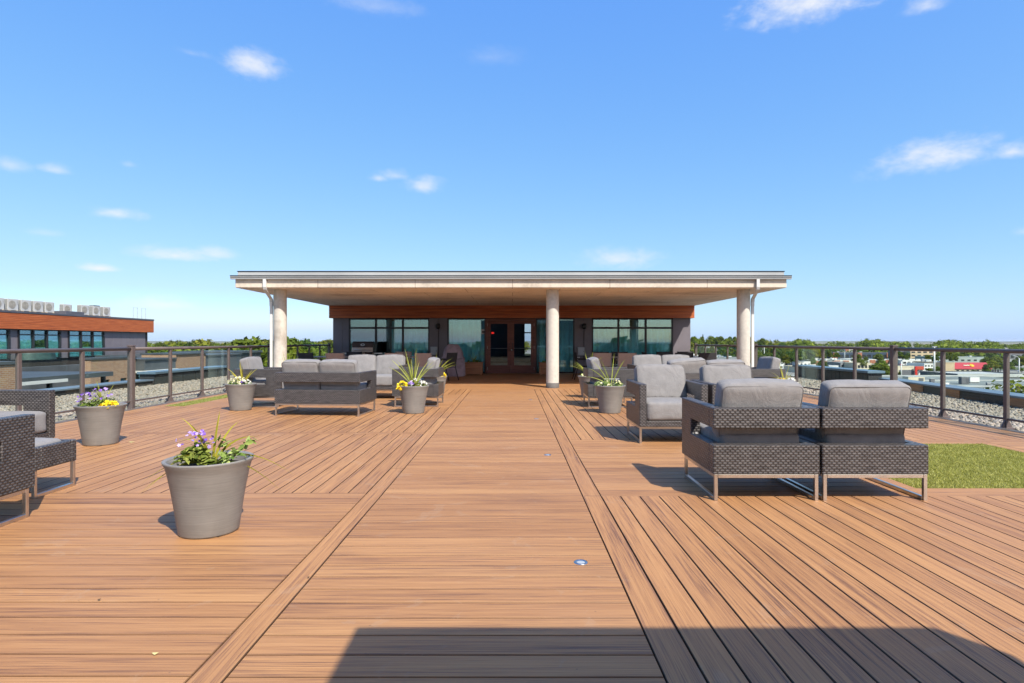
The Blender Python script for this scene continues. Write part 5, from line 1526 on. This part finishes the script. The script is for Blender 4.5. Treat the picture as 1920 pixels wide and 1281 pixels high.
def building(x0, x1, yt, yb, depth, wall, roof, label, wins=None, name='town_building', D=None, parap=.5, z0=None, cat='building'):
    """x0,x1,yt,yb: photo pixels of the front; base stands on the ground unless D is given"""
    gz = GZ if z0 is None else z0
    D = D or (EYE-gz)*F/(yb-640.5)
    X0, X1 = (x0-961)*D/F, (x1-961)*D/F; zt = EYE-(yt-640.5)*D/F
    t_ = thing(name, label, cat, ((X0+X1)/2, D, gz), 0, 'buildings of the town below')
    w2 = (X1-X0)/2; h = zt-gz
    mb = MB(); mb.box(-w2, w2, 0, depth, -3, h-.02); mb.build('wall', FC[wall], t_)
    mb = MB(); mb.box(-w2+.3, w2-.3, .3, depth-.3, h-.018, h+.05); mb.build('roof', FC[roof], t_)
    mb = MB(); mb.box(-w2-.1, w2+.1, -.1, .298, h-.019, h+parap); mb.box(-w2-.1, w2+.1, depth-.298, depth+.1, h-.019, h+parap); mb.box(-w2-.1, -w2+.298, .299, depth-.299, h-.019, h+parap); mb.box(w2-.298, w2+.1, .299, depth-.299, h-.019, h+parap)
    mb.build('parapet', FC[wall] if wall != 'navy' else FC['dgrey'], t_)
    if wins:
        nc, nr, fw, fh = wins
        for r_ in range(nr):
            for c_ in range(nc):
                ww = 2*w2/nc*fw; hh = h/nr*fh
                key = (round(ww, 2), round(hh, 2))
                if key not in WINME:
                    m_ = MB(); m_.box(-ww/2, ww/2, -.06, -.002, -hh/2, hh/2); WINME[key] = m_.mesh('window', WIN)
                o = link('window', WINME[key], t_); o.location = (-w2+2*w2/nc*(c_+.5), 0, h/nr*(r_+.5))
    return t_, D, w2, h
def rooftop(t_, w2, h, depth, n, seed):
    rs = random.Random(seed)
    for _ in range(n):
        a = rs.uniform(1.0, 2.6); x = rs.uniform(-w2+2, w2-2); y = rs.uniform(2, depth-2)
        mb = MB(); mb.box(x-a/2, x+a/2, y-a*.35, y+a*.35, h+.051, h+.05+rs.uniform(.7, 1.5), .05); mb.build('roof_unit', rs.choice([FC['white'], FC['grey'], FC['rooflight']]), t_)
# far row
B_ = [
 (1585,1622,655.5,668,26,'white','rooflight','white flat roofed hall behind the long navy building',(5,1,.4,.25)),
 (1640,1662,656,667,26,'white','rooflight','small white hall just left of the thick railing post, below the skyline',(3,1,.4,.25)),
 (1808,1850,658.5,671,30,'grey','dgrey','dark roofed grey warehouse below the skyline on the right',(4,1,.5,.3)),
 (1838,1856,658,671.5,22,'white','rooflight','narrow pale warehouse beside the dark roofed grey warehouse',(2,2,.4,.3)),
 (1855,1895,660.5,673,30,'grey','dgrey','slate grey hall above the parking lot on the right',None),
 (1893,1935,662,676,30,'dgrey','roofdark','dark roofed hall at the right picture edge',(4,1,.5,.4)),
 (1562,1666,661.5,674.5,28,'navy','roofdark','long navy glazed building with orange brick ends',(10,1,.8,.45)),
 (1688,1704,658,676,20,'dgrey','roofdark','dark grey block behind the yellowish tree',(2,3,.6,.4)),
 (1707,1762,657.5,676.5,24,'tan','teal','four storey tan office block with dark window bands',(5,3,.62,.45)),
 (1764,1858,670.5,681,34,'roofgreen','rooflight','very long white roofed store behind the red roofed building',(8,1,.5,.3)),
 (1692,1766,676,684.5,26,'white','rooflight','long low white store in front of the tan office block',(9,1,.7,.45)),
 (1492,1521,679,689,22,'white','rooflight','low pale store left of the parking lot, above the raised curb',(4,1,.5,.4)),
 (1523,1561,677,687,26,'roofgreen','rooflight','greenish white low store behind the glass, left of the navy building',(4,1,.5,.3)),
 (1564,1602,676,685,26,'white','roofgreen','low store with grey green roof in front of the navy building',(5,1,.6,.4)),
 (1606,1662,675,683,28,'white','roofgreen','wide low store in front of the right half of the navy building',(7,1,.6,.4)),
 (1576,1606,681,691,20,'grey','rooflight','small grey store with pale roof just above the raised curb',(4,1,.5,.4)),
 (1607,1634,682,693,18,'cream','rooflight','cream store with four dark windows above the raised curb',(4,1,.62,.5)),
 (1494,1530,689,699,18,'cream','rooflight','cream low store at the left end of the raised curb',(4,1,.5,.4)),
 (1536,1572,687,697,16,'white','roofgreen','white low store behind the middle of the raised curb',(4,1,.5,.4)),
 (1305,1345,668.5,676,26,'white','rooflight','white roofed hall at the foot of the wooded hill',(4,1,.5,.4)),
 (1336,1384,671,680,26,'grey','teal','teal roofed hall left of the right column',(4,1,.5,.4)),
 (1408,1470,684,693,24,'white','roofgreen','low store seen over the right profile armchair',(6,1,.5,.4)),
 (1455,1494,678,688,24,'white','rooflight','white store right of the armchair by the right railing',(5,1,.5,.4)),
 (1677,1714,688,707.5,20,'cream','roofgreen','cream shop with dark arched garage opening beside the red sign',None),
 (1716,1732,690,705,14,'white','rooflight','small white shop with red fascia beside the red sign',(2,2,.6,.4)),
 (1733,1750,683.5,700,16,'white','rooflight','three storey white block with dark window columns',(3,3,.6,.5)),
 (1768,1790,681.5,700.5,26,'tan','rooflight','windowless tan end block of the red roofed building',None),
]
for i, (x0,x1,yt,yb,dp,wl,rf,lab,wn_) in enumerate(B_):
    t_, D, w2, h = building(x0,x1,yt,yb,dp,wl,rf,lab,wn_, D={'white roofed hall at the foot of the wooded hill': 392, 'teal roofed hall left of the right column': 376}.get(lab))
    if dp >= 24: rooftop(t_, w2, h, dp, 5, i)
    if 'navy' in lab:
        for a in (-1, -.12, .93):
            mb = MB(); mb.box(w2*a, w2*a+4.6, -.5, -.07, 0, h); mb.build('brick_bay', FC['orange'], t_)
    if 'arched' in lab:
        mb = MB(); mb.prism([(-2,0),(8.2,0),(8.2,2.0),(7,3.4),(4,4.0),(-2,3.9)], 'y', -.05, -.003, M=Matrix.Translation((-1,0,0))); mb.build('garage_opening', FC['dgrey'], t_)
    if 'red fascia' in lab:
        mb = MB(); mb.box(-w2, w2*.6, -1.5, -.02, h*.78, h+.9, .05); mb.build('fascia', FC['redtile'], t_)
# red roofed restaurant with its round yellow emblem
D = 358.0; gz = GZ
X0, X1 = (1788.5-961)*D/F, (1860-961)*D/F; w2 = (X1-X0)/2
t_ = thing('town_building', 'long dark red roofed building with a round yellow emblem on the roof', 'building', ((X0+X1)/2, D, gz), 0, 'buildings of the town below')
mb = MB(); mb.box(-w2+.6, w2-.6, .6, 14, -2, 2.6); mb.build('wall', FC['cream'], t_)
mb = MB(); mb.prism([(0,2.45),(0,2.75),(4.5,6.35),(5.0,6.35),(5.0,2.6),(14.5,2.6),(14.5,2.45)], 'x', -w2, w2); mb.build('roof', FC['redroof'], t_)
for k in range(9):
    mb = MB(); mb.box(-w2+2+3.05*k, -w2+3.5+3.05*k, .55, .598, .5, 2.2); mb.build('window', WIN, t_)
sl = math.atan2(3.6, 4.5)
Ms = Matrix.Translation((2.6-w2+ (1827-1788.5)*D/F-2.6, 2.1, 4.65)) @ Matrix.Rotation(sl, 4, 'X')
mb = MB(); mb.lathe([(.001,.14),(1.25,.14),(1.25,0)], 24, M=Ms); em_ = mb.build('emblem', simple('yellow_emblem', (.75,.42,.01), .5, .05, 1), t_)
mb = MB(); mb.lathe([(.001,.2),(.30,.2),(.30,.141)], 16, M=Ms); mb.build('emblem_dot', FC['dgrey'], em_)
mb = MB(); mb.box(-5.0, -1.4, -.35, .35, .06, .16, M=Ms); mb.build('emblem_bar', FC['cream'], em_)
# red pylon sign
D = 318.0
t_ = thing('pylon_sign', 'tall narrow red sign panel on the cream shop corner', 'sign', ((1715-961)*D/F, D-1, GZ))
mb = MB(); mb.box(-.62, .62, -.3, .3, .3, 5.9, .05); mb.build('panel', FC['red'], t_)
mb = MB(); mb.box(-.3, .3, -.2, .2, -1, .299); mb.build('base', FC['dgrey'], t_)
# nearer buildings with rooftop units
t_, D, w2, h = building(1795, 1925, 703, 721, 24, 'dgrey', 'rooflight', 'long near slate walled hall with pale roof, right of the thick post', None, D=262)
mb = MB(); mb.box(-w2-.05, w2+.05, -.25, -.11, h-1.0, h+.45); mb.build('fascia', FC['rooflight'], t_)
zr = -12.0
t_ = thing('town_building', 'nearest flat pale green roof just over the right parapet', 'building', (0,0,0), 0, 'buildings of the town below')
XA, XB, YA, YB = 96, 178, 146, 224
mb = MB(); mb.box(XA, XB, YA, YB, -20, zr-.02); mb.build('wall', FC['grey'], t_)
mb = MB(); mb.box(XA+.3, XB-.3, YA+.3, YB-.3, zr-.018, zr+.04); mb.build('roof', simple('weathered_pale_roof', (.165,.185,.17), .85, .25, .10), t_)
mb = MB(); mb.box(XA-.1, XB+.1, YA-.1, YA+.298, zr-.019, zr+.35); mb.box(XA-.1, XB+.1, YB-.298, YB+.1, zr-.019, zr+.5)
for y in (172, 198): mb.box(XA+.3, XB-.3, y-.2, y+.2, zr+.041, zr+.45)
mb.build('parapet', FC['rooflight'], t_)
def unit(x0, x1, y0, y1, D, col, label, louvre=True):
    a, b = at(x0, y1, D), at(x1, y0, D)
    t_ = thing('rooftop_unit', label, 'rooftop unit', ((a[0]+b[0])/2, D, zr+.045), 0, 'ventilation units on the nearest pale roof')
    w_ = (b[0]-a[0])/2; h_ = b[2]-a[2]
    mb = MB(); mb.box(-w_, w_, 0, w_*1.1, .25, h_, .05); mb.build('casing', col, t_)
    mb = MB(); mb.box(-w_*.9, w_*.9, .05, w_, 0, .249); mb.build('base', FC['dgrey'], t_)
    if louvre:
        mb = MB()
        for k in range(6): mb.box(w_*.25, w_*.85, -.06, -.005, .5+(h_-.8)*k/6, .5+(h_-.8)*(k+.6)/6)
        mb.build('louvre', FC['dgrey'], t_)
    mb = MB(); mb.box(-w_-.06, w_+.06, -.06, w_*1.1+.06, h_+.001, h_+.09, .02); mb.build('lid', FC['rooflight'], t_)
unit(1703, 1734, 706.5, 717, 190, FC['cream'], 'largest cream rooftop unit next to the thick railing post')
unit(1745, 1753, 711.5, 722, 181, FC['dgrey'], 'small dark grey rooftop unit right of the cream one', False)
unit(1803, 1818, 707, 720.5, 182, FC['dgrey'], 'dark rooftop unit with a louvred side')
unit(1819, 1837, 708, 719, 188, FC['white'], 'white rooftop unit beside the dark louvred one', False)
unit(1851, 1858, 716, 721, 178, FC['grey'], 'small grey rooftop unit left of the last railing post', False)
unit(1783, 1790, 721, 726, 165, FC['dgrey'], 'tiny dark rooftop box close to the parapet', False)
unit(1718, 1726, 721, 727, 166, FC['grey'], 'tiny grey rooftop box over the second armchair', False)
unit(1846, 1868, 727, 731, 158, FC['roofgreen'], 'low wide rooftop unit closest to the right edge', False)
unit(1768, 1780, 716, 724, 172, FC['white'], 'low white rooftop unit behind the second railing post', False)
# street lights
def pole(x, yt, D, label, arm=True, s=1.0):
    X = (x-961)*D/F; zt = EYE-(yt-640.5)*D/F; h = zt-GZ
    t_ = thing('street_lamp', label, 'street lamp', (X, D, GZ), 0, 'pale street lamps in the town')
    mb = MB(); mb.tube([(0,0,-1),(0,0,h)], [.30*s, .20*s], 8); mb.build('pole', M['white_metal'], t_)
    if arm:
        mb = MB(); mb.tube([(0,0,h),(-1.0,0,h+.9),(-2.6,0,h+1.3)], .09*s, 6); mb.build('arm', M['white_metal'], t_)
        mb = MB(); mb.box(-3.4, -2.5, -.2, .2, h+1.2, h+1.42, .05); mb.build('lamp_head', M['grey_metal'], t_)
    else:
        mb = MB(); mb.box(-1.2, 1.2, -.3, .3, h+.01, h+.3, .05); mb.build('lamp_head', M['grey_metal'], t_)
pole(1752, 651, 290, 'tallest white lamp mast right of the tan office block', False, 1.5)
pole(1690, 678, 285, 'pale street lamp with curved arm right of the thick post')
pole(1911, 672, 300, 'pale street lamp near the right picture edge')
pole(1584, 660, 560, 'distant white mast in front of the navy building', False)
pole(1417, 648, 420, 'distant pale mast left of the far right armchair', False)
pole(1433, 651, 430, 'second distant pale mast above the far right armchair', False)
# streets
M['asphalt'] = simple('town_asphalt', (.11,.11,.115), .9, .1, .1)
def strip(name, x0, x1, y0, y1, lift=.15):
    mb = MB(); mb.box(x0, x1, y0, y1, GZ-.5, GZ+lift); tag(mb.build(name, M['asphalt']), kind='structure')
strip('road', 90, 420, 296, 310); strip('road', 240, 420, 385, 396, .154); strip('parking_lot', 196, 246, 312, 345, .158); strip('parking_lot', 150, 330, 455, 485, .162)
# parked cars
def car_mesh(col):
    mb = MB(); mb.prism([(-2.1,.3),(2.1,.3),(2.15,.75),(1.2,.88),(.6,1.38),(-1.0,1.42),(-1.75,.92),(-2.12,.8)], 'y', -.85, .85)
    return mb.mesh('body', col)
CARC = [car_mesh(simple('car_paint_white', (.7,.7,.7), .3)), car_mesh(simple('car_paint_blue', (.03,.06,.22), .3)), car_mesh(simple('car_paint_grey', (.2,.2,.21), .3)), car_mesh(simple('car_paint_dark', (.02,.02,.025), .3)), car_mesh(simple('car_paint_red', (.35,.03,.03), .3))]
CN = ['white', 'blue', 'grey', 'dark', 'red']
mb = MB(); mb.prism([(-1.45,.90),(1.05,.90),(.52,1.33),(-.95,1.36)], 'y', -.862, -.851); mb.prism([(-1.45,.90),(1.05,.90),(.52,1.33),(-.95,1.36)], 'y', .851, .862); CARW = mb.mesh('window', WIN)
mb = MB(); mb.lathe([(.001,-.1),(.33,-.1),(.33,.1),(.001,.1)], 12, M=Matrix.Rotation(R(90),4,'X')); CARWH = mb.mesh('wheel', M['black_plastic'])
def car(x, y, c, rz, label, z=GZ+.17):
    t_ = thing('parked_car', label, 'car', (x, y, z), rz, 'cars in the town')
    link('body', CARC[c], t_); link('window', CARW, t_)
    for a in (-1.3, 1.3):
        for b in (-.8, .8): link('wheel', CARWH, t_).location = (a, b, .33)
for (x, D, c, lab) in ((1680, 300, 1, 'dark blue car parked below the cream shop, left of the street lamp'), (1693, 303, 1, 'blue car parked just right of the curved street lamp'), (1700, 306, 3, 'black car beside the blue one below the cream shop'),
                    (1812, 350, 0, 'white car in front of the red roofed building, between the shrubs'), (1848, 346, 0, 'white car below the right end of the red roof'), (1784, 300, 2, 'grey car on the street left of the slate walled hall'),
                    (1787, 306, 0, 'white car close to the slate walled hall'), (1916, 372, 0, 'white van-like car at the right picture edge')):
    car((x-961)*D/F, D, c, random.choice([0, .1, PI/2]), lab)
k = 0
for row, D in enumerate((459, 466, 474, 481)):
    for i in range(16):
        if random.random() < .3: continue
        x = 200 + i*7.0 + random.uniform(-1, 1)
        c = random.choice([0, 0, 2, 3, 4, 2])
        car(x, D, c, PI/2+random.uniform(-.06,.06), 'small %s car in the parking lot rows before the navy building' % CN[c])
# trees in the town
def ttree(x, yt, D, kind, lab, wmul=1.0):
    X = (x-961)*D/F; zt = EYE-(yt-640.5)*D/F; gz = ground_z(X, D); h = zt-gz
    base = {0:12.4, 1:11.6, 2:13.6, 3:13, 4:15}[kind]; s = h/base
    t_ = tree(X, D, kind, s, lab, 'trees between the town buildings'); t_.scale = (s*wmul, s*wmul, s)
TT = [(1640,684,316,0,'olive green tree left of the thick railing post',1.5),(1652,681,312,1,'fuller olive green tree against the thick railing post',1.6),(1629,693,300,0,'low olive tree above the end of the raised curb',1.4),(1660,695,300,1,'low bushy tree at the foot of the thick railing post',1.6),
 (1686,659,600,0,'yellowish tree left of the tan office block',1.5),(1770,656,560,1,'green tree right of the tan office block',1.6),(1782,659,545,0,'green tree behind the long white roofed store',1.6),(1796,663,560,1,'wide green tree above the long white roofed store',1.9),(1812,664,580,3,'dark green tree above the long white roofed store',1.8),
 (1866,669,372,0,'large round tree right of the red roofed building',1.5),(1858,676,366,1,'round tree against the right end of the red roof',1.4),(1876,680,366,3,'dark tree left of the last railing post',1.2),(1893,678,360,0,'leafy tree right of the last railing post',1.2),(1903,676,400,3,'dark tree before the pale lamp at the right edge',1.3),(1915,690,360,0,'small tree at the right picture edge',1.3),
 (1795,697,348,0,'clipped shrub at the left end of the red roofed building',1.5),(1804,696,348,1,'shrub left of the white car before the red roofed building',1.5),(1826,694,348,1,'widest shrub before the middle of the red roofed building',1.9),(1835,697,347,0,'shrub right of the widest one before the red roofed building',1.5),
 (1681,694,320,0,'slim tree against the cream shop wall',1.0),(1687,696,318,2,'narrow shrub against the cream shop wall',1.0),(1742,690,330,0,'tree in front of the three storey white block',1.3),(1755,688,338,3,'dark tree by the tallest lamp mast',1.3),
 (1517,682,470,0,'green tree in the parking lot left part',1.7),(1541,684,455,1,'pair partner tree, wider, in the parking lot',1.8),(1562,684,452,0,'olive tree in the parking lot before the navy building',1.8),(1565,667,640,3,'dark tree at the left end of the navy building',1.4),(1551,655,660,3,'tall dark tree left of the navy building',1.4),(1536,653,650,3,'tall dark tree right of the wooded hill',1.3),(1522,652,640,2,'tall green tree at the right foot of the hill',1.3),
 (1590,672,600,1,'bright tree in front of the navy glass',1.2),(1632,657,800,1,'green tree between the white halls',1.6)]
for a in TT: ttree(*a)
random.seed(5)
for i in range(46):
    D = random.choice([318, 340, 405, 430, 446, 492, 505, 560, 590, 690, 710]) + random.uniform(-4, 4)
    x = random.uniform(1490, 1925)
    if 1765 < x < 1870 and D < 420 and D > 322: continue
    X = (x-961)*D/F; k = random.choice([0, 1, 0, 3, 2]); s = random.uniform(.42, .78)
    tree(X, D, k, s, {0:'small round street tree scattered among the town roofs', 1:'small spreading street tree scattered among the town roofs', 2:'small slim street tree scattered among the town roofs', 3:'small dark street tree scattered among the town roofs'}[k], 'street trees among the town roofs')
# leafy tree just over the right parapet
me = crown_mesh('crown', 61, 2.6, 9.5, 30, 130, .16, M['leaf_tree'])
Xn, Dn = (1908-961)*33/F, 33.0
nt = thing('tree', 'bright leafy tree top rising just over the right parapet', 'tree', (Xn, Dn, -10.0)); nt.scale = (1.05, 1.05, .97)
link('trunk', TR, nt); link('crown', me, nt)
